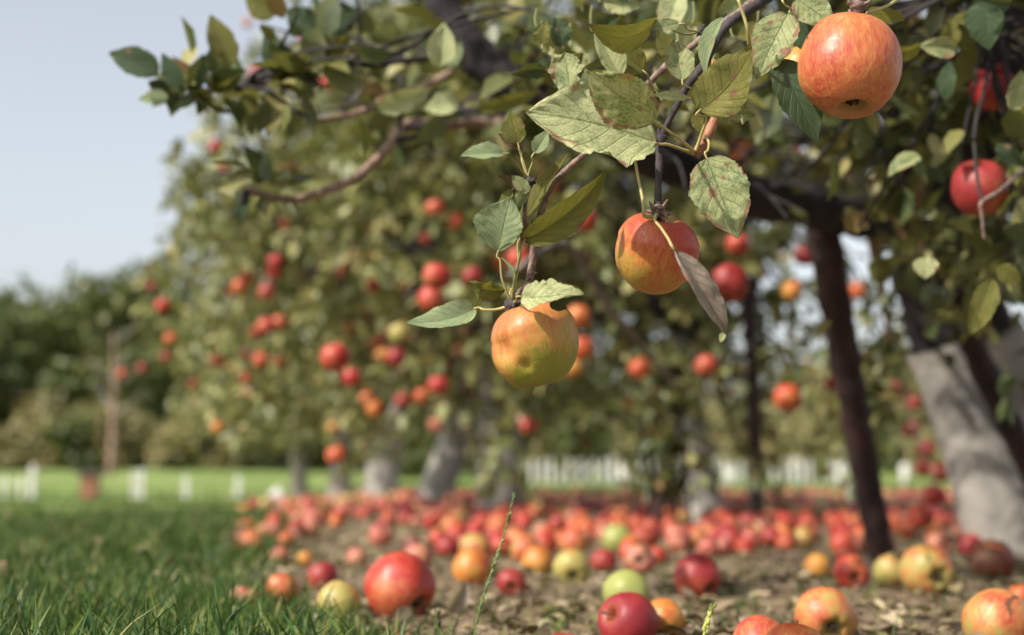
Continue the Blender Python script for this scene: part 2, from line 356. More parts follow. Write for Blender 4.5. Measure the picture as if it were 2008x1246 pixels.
# ------------------------------------------------------------------ ground
def build_ground():
    def spread(lo, hi, fine, step, grow):
        xs = list(np.arange(-fine, fine + 1e-6, step)); s = step
        while xs[-1] < hi: s *= grow; xs.append(xs[-1] + s)
        s = step
        while xs[0] > lo: s *= grow; xs.insert(0, xs[0] - s)
        return xs
    xs = spread(-420, 420, 2.2, 0.022, 1.09)
    ys = [-40, -20, -10, -4, -1.5, 0, 0.6]; y = 1.0
    while y < 5: ys.append(y); y += 0.022
    s = 0.022
    while y < 700: ys.append(y); s *= 1.05; y += s
    nx, ny = len(xs), len(ys)
    V, G, M = [], [], []
    for yy in ys:
        ex = edge_x(yy)
        for x in xs:
            V.append((x, yy, h(x, yy)))
            nz = 0.18 * mnoise.noise((x * 2.2, yy * 2.2, 5)) + 0.08 * mnoise.noise((x * 9, yy * 9, 2))
            w = 0.10 + yy * 0.02
            g = sstep(w, -w, x - ex + nz * (1 + yy * 0.1))
            g = max(g, sstep(13.5, 15.5, yy + nz * 4 - 0.2 * x)); G.append(g)
            ye = float(np.interp(-x / max(yy, .1), [0.10, 0.2, 0.36], [7.6, 6.6, 4.6])); M.append(sstep(ye - .3, ye + .6, yy + nz * 1.5))
    Fc = [(j * nx + i, j * nx + i + 1, (j + 1) * nx + i + 1, (j + 1) * nx + i) for j in range(ny - 1) for i in range(nx - 1)]
    o = mesh_obj('ground', V, Fc, ground_mat(), attrs={'grass': G, 'mown': M}); o['kind'] = 'structure'
build_ground()

# ------------------------------------------------------------------ grass, litter
def build_grass():
    rs = np.random.RandomState(4)
    P = []
    def strip(y0, y1, n, hh, ww, patchy=True):
        k = 0
        while k < n:
            y = y0 + (y1 - y0) * rs.rand() ** 0.8
            xl = -0.40 * y - 0.15; xr = edge_x(y) + 0.12
            x = xl + (xr - xl) * rs.rand()
            if y > np.interp(-x / y, [0.10, 0.2, 0.36], [7.6, 6.6, 4.6]): 
                if rs.rand() < 0.97: continue
            dd = x - edge_x(y) + 0.14 * mnoise.noise((x * 4, y * 4, 9))
            if rs.rand() > (math.exp(-dd * 22) * 0.35 if dd > 0 else 0.35 + 0.65 * min(1, -dd / 0.15)): continue
            cl = 0.65 + 0.7 * (0.5 + 0.5 * mnoise.noise((x * 3, y * 3, 1))) * (1.0 if dd < -0.12 else 0.45)
            P.append((x, y, hh * cl * (0.45 + 0.55 * rs.rand() + 0.7 * rs.rand() ** 7), ww * (0.7 + 0.6 * rs.rand()))); k += 1
    strip(1.05, 2.3, 26000, 0.062, 0.0036); strip(2.3, 4.5, 30000, 0.062, 0.0045); strip(4.5, 7.8, 22000, 0.05, 0.007)
    for i in range(500):                            # sparse tufts on the soil
        y = 1.4 + 5 * rs.rand() ** 1.3; x = edge_x(y) + rs.rand() * (0.45 * y - edge_x(y))
        for q in range(rs.randint(2, 6)): P.append((x + rs.randn() * 0.012, y + rs.randn() * 0.012, 0.02 + 0.02 * rs.rand(), 0.0026))
    for k in range(7000):                           # taller field grass behind the bare strip
        y = 15 + 12 * rs.rand() ** 1.5; x = y * (-0.38 + 0.8 * rs.rand())
        P.append((x, y, 0.05 + 0.05 * rs.rand(), 0.02))
    P = np.array(P); N = len(P)
    z = np.array([h(a, b) for a, b in P[:, :2]]) - 0.004
    ang = rs.rand(N) * 2 * np.pi; lean = 0.15 + 0.75 * rs.rand(N) ** 1.4
    d = np.stack([np.cos(ang), np.sin(ang)], 1); a2 = rs.rand(N) * np.pi * 2; sd = np.stack([np.cos(a2), np.sin(a2)], 1)
    V = np.zeros((N, 7, 3))
    for k, (t, wf) in enumerate([(0, 1), (0, 1), (0.4, 0.9), (0.4, 0.9), (0.75, 0.6), (0.75, 0.6), (1, 0)]):
        off = lean * t ** 1.8; zz = t * (1 - 0.3 * lean * t)
        s = (-1 if k % 2 == 0 else 1) * wf
        V[:, k, 0] = P[:, 0] + d[:, 0] * off * P[:, 2] + sd[:, 0] * s * P[:, 3] / 2
        V[:, k, 1] = P[:, 1] + d[:, 1] * off * P[:, 2] + sd[:, 1] * s * P[:, 3] / 2
        V[:, k, 2] = z + zz * P[:, 2]
    b = (np.arange(N) * 7)[:, None]
    lp = np.concatenate([b + [[0, 1, 3, 2]], b + [[2, 3, 5, 4]], b + [[4, 5, 6]]], 1)
    me = bpy.data.meshes.new('grass'); me.vertices.add(N * 7); me.vertices.foreach_set('co', V.astype(np.float32).ravel())
    me.loops.add(N * 11); me.loops.foreach_set('vertex_index', lp.astype(np.int32).ravel())
    me.polygons.add(N * 3); me.polygons.foreach_set('loop_start', ((np.arange(N) * 11)[:, None] + [[0, 4, 8]]).astype(np.int32).ravel())
    me.update(calc_edges=True)
    t = NT('grass_blades'); rnd = t.n('NewGeometry').outputs['Random Per Island']
    cr = t.n('ValToRGB', {0: rnd}); e = cr.color_ramp.elements
    e[0].color = (0.026, 0.066, 0.014, 1); e[1].color = (0.16, 0.22, 0.045, 1); e[1].position = 0.88
    x = e.new(0.6); x.color = (0.056, 0.108, 0.020, 1); x = e.new(0.955); x.color = (0.30, 0.26, 0.11, 1)
    p = t.n('BsdfPrincipled', {'Base Color': cr.outputs[0], 'Roughness': 0.5, 'Specular IOR Level': 0.3}); tr = t.n('BsdfTranslucent', {'Color': cr.outputs[0]})
    me.materials.append(t.surf(t.n('MixShader', {0: 0.3, 1: p, 2: tr})))
    me.polygons.foreach_set('use_smooth', [True] * len(me.polygons))
    o = bpy.data.objects.new('grass', me); C.objects.link(o)
    set_props(o, 'long green grass growing to the left of the bare strip', 'grass', kind='stuff')
build_grass()

def build_litter():
    rs = np.random.RandomState(9); pos, ax, nm, L, Wd = [], [], [], [], []
    for i in range(16000):
        y = 1.25 + 8.5 * rs.rand() ** 1.7; x = edge_x(y) - 0.05 + rs.rand() * (0.42 * y + 0.1 - edge_x(y))
        pos.append((x, y, h(x, y) + 0.002 + 0.008 * rs.rand())); a = rs.rand() * 6.28
        ax.append((math.cos(a), math.sin(a), 0.35 * rs.randn())); nm.append((0.5 * rs.randn(), 0.5 * rs.randn(), 1))
        s = 0.008 + 0.030 * rs.rand() ** 2.5; L.append(s); Wd.append(s * (0.25 + 0.5 * rs.rand()))
    for i in range(260):
        y = 2.0 + 4.5 * rs.rand() ** 1.3; x = -0.38 * y + rs.rand() * (edge_x(y) + 0.38 * y)
        pos.append((x, y, h(x, y) + 0.01 + 0.03 * rs.rand())); a = rs.rand() * 6.28
        ax.append((math.cos(a), math.sin(a), 0.5 * rs.randn())); nm.append((0.5 * rs.randn(), 0.5 * rs.randn(), 1))
        s = 0.02 + 0.03 * rs.rand(); L.append(s); Wd.append(s * 0.55)
    m = crown_mat('leaf_litter', [(0.0, (0.10, 0.07, 0.045)), (0.25, (0.20, 0.145, 0.09)), (0.5, (0.33, 0.25, 0.17)), (0.7, (0.08, 0.055, 0.035)), (0.85, (0.42, 0.33, 0.23)), (0.94, (0.13, 0.13, 0.04))], 0.05, 0.8)
    o = leaves_mesh('leaf_litter', m, pos, ax, nm, np.array(L), np.array(Wd), fold=0.5)
    set_props(o, 'dry brown leaf litter scattered over the bare soil', 'leaf litter', kind='stuff')
build_litter()

# ------------------------------------------------------------------ apples
def apple_mesh(name, seed=0, seg=40, rings=30, squash=1.0, lobes=0.04, top=1.0, dents=(), skew=(0, 0), taper=0.0, rnd_=0.35):
    """unit apple, radius 1, stem up +z; returns mesh data without material"""
    prof = [(0, 0.50), (0.05, 0.50), (0.10, 0.57), (0.16, 0.70), (0.24, 0.80), (0.38, 0.85), (0.60, 0.79), (0.80, 0.62), (0.93, 0.34), (1.0, 0.02),
            (0.97, -0.28), (0.86, -0.56), (0.69, -0.77), (0.52, -0.88), (0.38, -0.90), (0.26, -0.82), (0.17, -0.68), (0.08, -0.62), (0, -0.62)]
    pr = np.array(prof); tt = np.linspace(0, len(prof) - 1, rings + 1)
    r = np.interp(tt, range(len(prof)), pr[:, 0]); z = np.interp(tt, range(len(prof)), pr[:, 1])
    for _ in range(2):
        r[1:-1] = (r[:-2] + 2 * r[1:-1] + r[2:]) / 4; z[1:-1] = (z[:-2] + 2 * z[1:-1] + z[2:]) / 4
    if rnd_:
        th = np.linspace(0, 1, rings + 1)
        for i_ in range(rings + 1):
            L_ = math.hypot(r[i_], z[i_]); w_ = rnd_ * sstep(0.30, 0.55, r[i_])
            if L_ > 0: f_ = (1 - w_) + w_ * 0.99 / L_; r[i_] *= f_; z[i_] *= f_
    r[0] = 0; r[-1] = 0
    V, uv = [], []
    for i in range(rings + 1):
        for k in range(seg):
            a = 2 * math.pi * k / seg
            zz = z[i]; rr = r[i] * (1 - taper * (0.5 - 0.5 * zz) if zz < 0.3 else 1)
            lob = 1 + lobes * math.cos(5 * a + seed) * sstep(0.2, -0.8, zz) + 0.02 * math.cos(2 * a + seed * 2)
            x, y_ = rr * lob * math.cos(a), rr * lob * math.sin(a)
            p = Vector((x, y_, zz * squash + (lobes * 0.8 * math.cos(5 * a + seed) if zz < -0.5 else 0) * r[i]))
            nz = mnoise.noise(p * 1.3 + Vector((seed * 7.1, 0, 0)))
            p *= 1 + 0.05 * nz
            p.x += skew[0] * zz * 0.15; p.z += skew[1] * p.x * 0.25 * (1 if zz > 0 else 0.4)
            for (dv, dr, dd) in dents:
                dist = (p - Vector(dv)).length
                if dist < dr: p -= p.normalized() * dd * (0.5 + 0.5 * math.cos(math.pi * dist / dr))
            V.append(p); uv.append((k / seg, i / rings))
    Fc = [(i * seg + k, (i + 1) * seg + k, (i + 1) * seg + (k + 1) % seg, i * seg + (k + 1) % seg) for i in range(rings) for k in range(seg)]
    me = bpy.data.meshes.new(name); me.from_pydata([tuple(v) for v in V], [], Fc)
    me.polygons.foreach_set('use_smooth', [True] * len(me.polygons)); me.update()
    return me
_mc = {}
def apple_data(kind, mat, hi=True):
    key = (kind, mat, hi)
    if key not in _mc:
        me = apple_mesh('apple', seed=kind * 1.7, seg=36 if hi else 18, rings=26 if hi else 16, squash=[1, .93, 1.06, .9][kind % 4], lobes=[.03, .05, .02, .06][kind % 4], skew=(0, [0, .2, -.15, .3][kind % 4]))
        me.materials.append(AM[mat]); _mc[key] = me
    return _mc[key]
mb = MB(); mb.tube([(0, 0, 0.49), (0.02, 0, 0.7), (0.07, 0.02, 0.9), (0.15, 0.03, 1.1)], [0.035, 0.028, 0.028, 0.045], 6)
STEM_O = mb.build('stem', STEMM); STEM_ME = STEM_O.data; bpy.data.objects.remove(STEM_O)
mb = MB()
for k in range(5):
    a = k * 2 * math.pi / 5
    mb.tube([(0.02 * math.cos(a), 0.02 * math.sin(a), -0.70), (0.08 * math.cos(a), 0.08 * math.sin(a), -0.74), (0.10 * math.cos(a + .3), 0.10 * math.sin(a + .3), -0.80), (0.06 * math.cos(a + .5), 0.06 * math.sin(a + .5), -0.84)], [0.05, 0.05, 0.035, 0.008], 5)
mb.tube([(0, 0, -0.60), (0, 0, -0.745)], [0.12, 0.10], 8)
CAL_O = mb.build('calyx', CALYX); CAL_ME = CAL_O.data; bpy.data.objects.remove(CAL_O)

def orient(upv, spin=0.0):
    q = Vector(upv).normalized().to_track_quat('Z', 'Y'); return (q.to_matrix() @ Matrix.Rotation(spin, 3, 'Z')).to_euler()
def put_apple(name, me, loc, rad, upv, label, group=None, spin=0.0, stem=True, calyx=True, scale=(1, 1, 1), cat='apple'):
    o = bpy.data.objects.new(name, me); C.objects.link(o)
    o.location = loc; o.scale = (rad * scale[0], rad * scale[1], rad * scale[2]); o.rotation_euler = orient(upv, spin)
    set_props(o, label, cat, group)
    for f, nm, dat in ((stem, 'stem', STEM_ME), (calyx, 'calyx', CAL_ME)):
        if f: c = bpy.data.objects.new(nm, dat); C.objects.link(c); c.parent = o
    return o

# three apples in focus
def hero(name, px, py, wpx, d, mat, upv, spin, label, **kw):
    me = apple_mesh('apple', seg=72, rings=56, **kw); me.materials.append(AM[mat])
    return put_apple(name, me, W(px, py, d), wpx / 2 / F * d * 0.985, upv, label, spin=spin, group=None)
hero('hanging_apple', 1048, 676, 187, 1.12, 'hero_a', (-0.22, -0.06, 1), 0.4, 'amber and green apple, lopsided and dented, hanging lowest among the three sharp apples',
     seed=2.0, squash=0.98, lobes=0.02, taper=0.10, skew=(0.5, 0.25), dents=[((0.05, -0.97, 0.02), 0.45, 0.15), ((0.42, -0.72, -0.42), 0.20, 0.09)])
hero('hanging_apple', 1287, 496, 171, 1.15, 'hero_b', (0.16, -0.50, 1), 1.1, 'striped orange apple with open stem hollow and a dry leaf lying across it',
     seed=5.0, squash=1.02, lobes=0.03, taper=0.10, skew=(-0.3, -0.2), rnd_=0.6)
hero('hanging_apple', 1666, 128, 204, 1.10, 'hero_c', (0.0, 0.20, 1), 2.0, 'large round orange red apple with a small highlight at the top of the orchard tree',
     seed=8.0, squash=1.05, lobes=0.012, rnd_=0.9)
put_apple('hanging_apple', apple_data(0, 'orange'), W(1571, 135, 1.30), 0.022, (0, 0.2, 1), 'plain orange apple peeping out behind the large round apple', stem=False)

# hanging apples in the trees behind: (px, py, diameter px, colour, label or None)
HANG = [
 (423, 287, 28, 'red', 'upper of two small red apples against the sky at the crown edge'), (437, 330, 27, 'red', 'lower of two small red apples against the sky at the crown edge'),
 (503, 143, 30, 'red', 'bright red apple on the thin upper branch reaching left'), (645, 162, 40, 'red', 'red apple hanging below the thin upper branch'),
 (600, 85, 28, 'orange', None), (757, 108, 32, 'orange', None), (965, 180, 36, 'red', None), (1115, 80, 36, 'red', 'upper apple of a touching red pair behind the sharp leaves'), (1106, 100, 38, 'red', 'lower apple of a touching red pair behind the sharp leaves'),
 (1035, 15, 32, 'red', None), (485, 45, 20, 'orange', None), (905, -28, 84, 'yellow', 'yellow apple cut by the top edge of the photo'),
 (320, 600, 34, 'red', 'lone red apple low on the outer left side of the crown'), (335, 665, 30, 'orange', None), (326, 700, 22, 'crimson', None), (280, 722, 24, 'crimson', None), (240, 733, 22, 'orange', None),
 (427, 708, 28, 'red', None), (427, 838, 28, 'orange', 'single orange apple low beside the bushes'), (488, 537, 30, 'red', None), (470, 562, 34, 'orange', 'orange apple at the left of a cluster of reds'),
 (541, 512, 34, 'red', None), (523, 573, 36, 'crimson', None), (538, 535, 32, 'red', None), (521, 640, 38, 'red', 'left apple of a touching pair of reds'), (547, 634, 36, 'red', 'right apple of a touching pair of reds'),
 (512, 706, 34, 'orange', None), (549, 708, 30, 'orange', None), (657, 700, 60, 'red', 'largest bright red apple low in the blurred foliage'), (659, 892, 42, 'orange', 'orange red apple hanging lowest by the grey trunks'),
 (675, 528, 30, 'pink', None), (668, 548, 26, 'pink', None), (576, 330, 22, 'orange', None), (298, 562, 22, 'crimson', None), (612, 532, 24, 'pink', None),
 (853, 408, 42, 'red', None), (892, 436, 38, 'red', None), (838, 470, 30, 'red', None), (803, 487, 28, 'orange', None), (858, 542, 60, 'red', 'upper of two big red apples left of the sharp dented apple'),
 (846, 586, 56, 'red', 'lower of two big red apples left of the sharp dented apple'), (927, 541, 42, 'crimson', None), (800, 562, 30, 'crimson', None), (1147, 430, 54, 'red', 'round red apple between the sharp leaves and the striped apple'), (1143, 503, 36, 'red', None),
 (1200, 560, 28, 'pink', None), (1018, 508, 50, 'red', 'red apple half hidden behind the twig'), (985, 515, 36, 'orange', None), (1077, 362, 40, 'red', None), (680, 630, 24, 'crimson', None),
 (745, 670, 30, 'orange', None), (752, 697, 36, 'orange', None), (777, 700, 42, 'crimson', 'dark red apple in a low tight cluster'), (720, 782, 34, 'orange', None), (735, 802, 36, 'orange', None), (860, 755, 44, 'red', None),
 (828, 776, 36, 'orange', None), (790, 785, 34, 'crimson', None), (783, 653, 44, 'yellow', None), (1037, 835, 38, 'red', 'red apple hanging beside the guarded trunk'), (1235, 790, 32, 'orange', None), (1255, 722, 46, 'orange', None),
 (1452, 295, 56, 'orange', 'orange apple above the dark limb, behind the leaves'), (1447, 480, 50, 'red', 'red apple just below the dark limb'), (1430, 554, 80, 'crimson', 'large crimson apple to the right of the dry leaf'), (1578, 502, 46, 'crimson', None),
 (1553, 570, 42, 'orange', None), (1385, 717, 48, 'red', None), (1545, 780, 58, 'orange', 'orange apple hanging between the two dark props'), (1633, 752, 36, 'crimson', None), (1680, 570, 38, 'orange', None),
 (1692, 460, 28, 'orange', None), (1290, 588, 28, 'red', None), (1490, 540, 30, 'crimson', None), (1763, 760, 38, 'crimson', 'topmost apple of the low string beside the leaning trunk'), (1789, 790, 38, 'crimson', None), (1787, 840, 40, 'crimson', None),
 (1812, 917, 40, 'crimson', None), (1845, 926, 42, 'red', None), (1833, 970, 48, 'red', None), (1808, 1012, 50, 'red', None), (1950, 172, 100, 'red', 'big scarlet apple crossed by twig shadows in the dim crown'),
 (1920, 368, 112, 'crimson', 'dull dark red apple crossed by a thin forked twig in the shade of the crown'), (1963, 610, 38, 'crimson', None), (1870, 372, 60, 'crimson', None), (1135, 620, 50, 'orange', 'upper orange apple peeping out behind the dented apple'), (1140, 683, 50, 'orange', 'middle orange apple peeping out behind the dented apple'), (1122, 722, 44, 'orange', 'lowest orange apple peeping out behind the dented apple'),
 (1188, 610, 26, 'crimson', None), (1305, 640, 26, 'pink', None), (905, 690, 30, 'pink', None), (880, 720, 28, 'crimson', None), (1560, 300, 30, 'red', None), (1660, 340, 34, 'pink', None), (1740, 230, 34, 'crimson', None),
]
random.seed(3)
HPOS = []
WHERE = ['in the upper foliage', 'in the middle foliage', 'low in the foliage']
_r = random.Random(12)
for _k in range(26):
    HANG.append((_r.uniform(330, 1180), _r.uniform(360, 840), _r.uniform(20, 34), _r.choice(['red', 'red', 'crimson', 'orange', 'pink']), None))
HANG += [(700, 40, 30, 'red', None), (815, 70, 26, 'crimson', None), (560, 110, 24, 'red', None), (930, 60, 28, 'red', None), (1815, 880, 36, 'crimson', None), (690, 740, 40, 'red', None), (560, 440, 26, 'red', None), (730, 560, 34, 'red', None)]
for i, (px, py, d, col, lab) in enumerate(HANG):
    D = 200.0 / d
    p = W(px, py, D); HPOS.append((px, py, d, D))
    if lab is None:
        side = 'left' if px < 560 else 'centre' if px < 1250 else 'right'
        word = {'red': 'red', 'crimson': 'dark red', 'orange': 'orange', 'pink': 'dull pink', 'yellow': 'yellow', 'blush': 'mottled', 'rust': 'orange red', 'brown': 'brown rotten'}[col]
        near = {'left': 'of the outer crown', 'centre': 'of the blurred trees', 'right': 'near the dark limb and props'}[side]
        lab = 'blurred %s apple hanging %s %s' % (word, WHERE[0 if py < 350 else 1 if py < 650 else 2], near)
    col = 'rust' if col == 'orange' and i % 3 else col
    put_apple('hanging_apple', apple_data(i % 4, col, d > 45), p, d / 2 / F * D, (random.uniform(-.3, .3), random.uniform(-.4, .4), 1), lab,
              'apples hanging in the blurred trees', spin=random.uniform(0, 6), stem=True, calyx=d > 50)

# fallen apples placed one by one: (px, py, width px, colour, stem direction, label)
FALL = [
 (783, 1142, 140, 'red', (-0.6, 0.5, 0.5), 'big pink red fallen apple with a split side, largest on the ground'), (480, 1175, 70, 'pink', (0.3, 0, 1), 'small pink fallen apple nestled at the edge of the grass'),
 (382, 1182, 36, 'orange', (0, 0, 1), 'tiny orange windfall half hidden in the grass'), (555, 1148, 68, 'blush', (0.5, 0.3, 0.6), 'yellow and pink windfall at the edge of the grass'),
 (632, 1126, 62, 'crimson', (-0.3, 0.2, 1), 'dusky red windfall behind the yellow one by the grass'), (662, 1173, 88, 'yellow', (-0.8, 0.2, 0.5), 'yellow windfall with red cheek beside the big split apple'),
 (925, 1112, 76, 'orange', (0.3, 0.3, 1), 'tall orange red fallen apple behind the curled dry leaf'), (1003, 1133, 60, 'crimson', (0, 1, 0.3), 'small dark red windfall beside the tall orange red one'),
 (1055, 1096, 62, 'orange', (0.5, 0.5, 0.6), 'orange windfall touching the yellow green one'), (1122, 1104, 76, 'yellow', (0, 0.9, 0.5), 'round yellow green windfall in the middle of the red ones'),
 (1210, 1052, 60, 'green', (0, 0.4, 1), 'flat lime green windfall among the red heap'), (1228, 1158, 96, 'green', (0.4, 0.5, 0.6), 'yellow green windfall resting behind the dark red one'),
 (1231, 1212, 122, 'crimson', (-0.75, -0.62, 0.35), 'dark red windfall showing its stem hollow at the bottom of the photo'), (1302, 1206, 88, 'orange', (0.8, 0.2, 0.5), 'orange windfall leaning against the dark red one'),
 (1367, 1123, 93, 'crimson', (-0.5, 0.6, 0.5), 'dark red windfall with a bitten side alone on bare soil'), (1255, 1095, 64, 'pink', (0.1, 0.9, -0.1), 'pink windfall with its calyx towards the camera'),
 (1670, 1120, 72, 'red', (0, 0.95, 0.25), 'red windfall with calyx forward in front of the dark prop'), (1662, 1087, 50, 'red', (0.4, 0.4, 1), 'small red windfall right behind the calyx forward one'),
 (1745, 1116, 68, 'yellow', (-0.4, 0.2, 1), 'yellow windfall at the foot of the dark prop'), (1818, 1114, 108, 'blush', (-0.25, 0.95, 0.2), 'large green and orange windfall with open calyx by the dark prop'),
 (1947, 1093, 86, 'brown', (0.2, 0.3, 1), 'brown rotting windfall in the shade of the leaning trunk'), (1618, 1203, 126, 'blush', (-0.1, 0.92, 0.35), 'orange and green windfall with dark calyx near the bottom'),
 (1492, 1256, 112, 'blush', (0.1, 0.6, 0.8), 'yellow orange windfall cut by the bottom edge'), (1558, 1268, 124, 'orange', (0.2, 0.5, 0.8), 'orange striped windfall cut by the bottom edge'),
 (1955, 1212, 134, 'blush', (0.5, 0.3, 0.7), 'yellow windfall with red streaks in the bottom corner'), (790, 1262, 60, 'pink', (0, 0, 1), 'pink windfall barely rising above the bottom edge'),
 (1105, 1268, 70, 'crimson', (0, 0, 1), 'red windfall barely rising above the bottom edge'), (1328, 1052, 56, 'pink', (0.5, 0.4, 0.6), None), (1425, 1052, 62, 'crimson', (-0.5, 0.6, 0.5), None),
 (1512, 1052, 48, 'crimson', (0.2, 0.6, 0.8), None), (1575, 1054, 46, 'blush', (0.2, 0.5, 0.8), None), (1603, 1107, 54, 'orange', (0.7, 0.2, 0.4), 'flattened orange windfall left of the small red pair'), (2003, 1165, 50, 'orange', (0, 0, 1), 'orange windfall half outside the photo'),
 (1185, 1097, 54, 'crimson', (0.1, 0.4, 1), None), (548, 1090, 42, 'pink', (0.3, 0.4, 1), None), (598, 1098, 34, 'orange', (0.3, 0.4, 1), None), (700, 1092, 44, 'pink', (0.3, 0.4, 1), None), (878, 1072, 52, 'crimson', (0.3, 0.4, 1), None),
 (1240, 1072, 46, 'orange', (0.3, 0.4, 1), None), (1290, 1088, 44, 'red', (0.2, 0.3, 1), None), (820, 1090, 60, 'pink', (0.2, 0.3, 1), None), (985, 1068, 46, 'red', (0.2, 0.3, 1), None), (1470, 1055, 44, 'pink', (0.5, 0.3, 1), None),
]
BITE = {0: [((-.35, -.8, -.35), .42, .26), ((-.75, -.6, -.5), .3, .14)], 14: [((.75, -.55, .15), .38, .28)], 5: [((.4, -.8, .3), .35, .12)], 24: [((-.2, -.8, .5), .45, .13)], 31: [((0, -.5, .8), .6, .25)]}
placed = []
def fallen(px, py, w, col, upv, lab, i):
    yb = py + w * 0.46
    D = CH * F / (yb - 935.0)
    for _ in range(4):
        q = W(px, yb, D); D = max(0.5, (CH - h(q.x, q.y)) * F / (yb - 935.0) / 1.0)
    r = w / 2 / F * D
    p = W(px, py, D); g = h(p.x, p.y)
    if lab is None:
        word = {'red': 'red', 'crimson': 'dark red', 'orange': 'orange', 'pink': 'dull pink', 'yellow': 'yellow', 'blush': 'mottled', 'rust': 'orange red', 'brown': 'brown rotten'}[col]
        lab = 'blurred %s windfall in front of the heap, %s' % (word, 'near the grass edge' if px < 900 else 'on the bare soil in the middle' if px < 1300 else 'between the two dark props')
    me = apple_data(i % 4, col, True)
    if i in BITE:
        inv = orient(upv, i * 1.3).to_matrix().inverted(); me = apple_mesh('apple', seed=i, seg=56, rings=44, rnd_=.5, dents=[(tuple(inv @ Vector(c).normalized() * (1 - q)), q, e) for c, q, e in BITE[i]]); me.materials.append(AM[col])
    put_apple('fallen_apple', me, (p.x, p.y, g + r * 0.82), r, upv, lab, 'fallen apples lying under the trees', spin=i * 1.3, stem=w > 50, calyx=w > 40)
    placed.append((p.x, p.y, r))
for i, a in enumerate(FALL): fallen(*a, i)

random.seed(11)
cand = []
tries = 0
while len(cand) < 900 and tries < 90000:
    tries += 1
    y = 2.55 + 12.0 * random.random() ** 1.15
    xl = edge_x(y) - 0.10; xr = 0.40 * y + 0.1
    x = random.uniform(xl, xr)
    q = x / y
    dens = (sstep(2.6, 3.9, y) if q > -0.04 else 0.06 + 0.94 * sstep(2.7, 4.2, y)) * (1.0 if y < 13 else 0.4)
    if q > 0.05: dens *= sstep(2.7, 3.7, y)
    if random.random() > dens: continue
    if mnoise.noise((x * 1.3, y * 1.3, 20)) < (-0.28 if q > -0.02 else -0.5): continue
    if mnoise.noise((x * 3.4, y * 2.4, 40)) < -0.30 and y < 9: continue
    if x < edge_x(y) + 0.12 * (1 + mnoise.noise((y * 3, 1, 2)) * 2): 
        if random.random() < .6: continue
    r = random.uniform(0.023, 0.037)
    if any((x - a) ** 2 + (y - b) ** 2 < (r + c) ** 2 * 0.9 for a, b, c in placed): continue
    placed.append((x, y, r)); cand.append((x, y, r))
cand.sort(key=lambda c: c[1])
NIND = 300 - len(FALL)
cols = ['red'] * 9 + ['crimson'] * 5 + ['pink'] * 8 + ['rust'] * 3 + ['blush'] * 3 + ['brown']
for i, (x, y, r) in enumerate(cand[:NIND]):
    col = random.choice(cols)
    word = {'red': 'red', 'crimson': 'dark red', 'orange': 'orange', 'pink': 'dull pink', 'yellow': 'yellow', 'blush': 'mottled', 'rust': 'orange red', 'brown': 'brown rotten'}[col]
    q = 1004 + x / y * F
    spot = 'by the grass edge' if q < 800 else 'before the guarded trunks' if q < 1250 else 'around the thin dark prop' if q < 1600 else 'near the leaning trunk'
    up = Vector((random.gauss(0, 1), random.gauss(0, 1), random.gauss(0.4, 1)))
    put_apple('fallen_apple', apple_data(i % 4, col, y < 4), (x, y, h(x, y) + r * random.uniform(0.62, 0.84)), r, up, '%s windfall in the blurred heap %s' % (word, spot), 'fallen apples lying under the trees', spin=i, stem=y < 4, calyx=y < 4)
lo = apple_data(1, 'pink', False)
vv = [v.co.copy() for v in lo.vertices]; ff = [tuple(p.vertices) for p in lo.polygons]
mb = MB()
for i, (x, y, r) in enumerate(cand[NIND:]):
    m = orient((random.gauss(0, 1), random.gauss(0, 1), random.gauss(0.4, 1))).to_matrix()
    mb.add([m @ (v * r) + Vector((x, y, h(x, y) + r * 0.84)) for v in vv], ff, random.choice([0, 0, 1, 2, 2, 3]))
def simple_skin(name, a, b):
    t = NT(name); rnd = t.n('NewGeometry').outputs['Random Per Island']; g = t.n('NewGeometry').outputs['Position']
    n = t.noise(g, 22.0, 3.0).outputs[0]
    return t.surf(t.n('BsdfPrincipled', {'Base Color': t.mix(t.math('ADD', t.math('MULTIPLY', rnd, 0.5), t.math('MULTIPLY', n, 0.5)), a, b), 'Roughness': 0.4}))
o = mb.build('fallen_apples', [simple_skin('heap_red', (0.40, 0.05, 0.05), (0.44, 0.14, 0.10)), simple_skin('heap_crimson', (0.28, 0.02, 0.03), (0.40, 0.06, 0.05)), simple_skin('heap_orange', (0.46, 0.12, 0.06), (0.48, 0.24, 0.12)), simple_skin('heap_yellow', (0.46, 0.30, 0.10), (0.45, 0.38, 0.12))])
set_props(o, 'far heap of red and orange windfalls under the back trees', 'fallen apples', kind='stuff')

# ------------------------------------------------------------------ foliage culling so that each fruit shows
HP = np.array([(a, b, c, d) for a, b, c, d in HPOS])
def keep_mask(P):
    P = np.asarray(P); q = P - np.array([0, 0, CH]); f = np.array(FWD); u = np.array(UP)
    d = q @ f; px = 1004 + F * q[:, 0] / d; py = 623 - F * (q @ u) / d
    k = np.ones(len(P), bool)
    for a, b, w, D in HP: k &= ~(((px - a) ** 2 + (py - b) ** 2 < (w * 0.62 + 0.012 * F / np.maximum(d, .3)) ** 2) & (d < D + 0.03) & (d > 0))
    return k

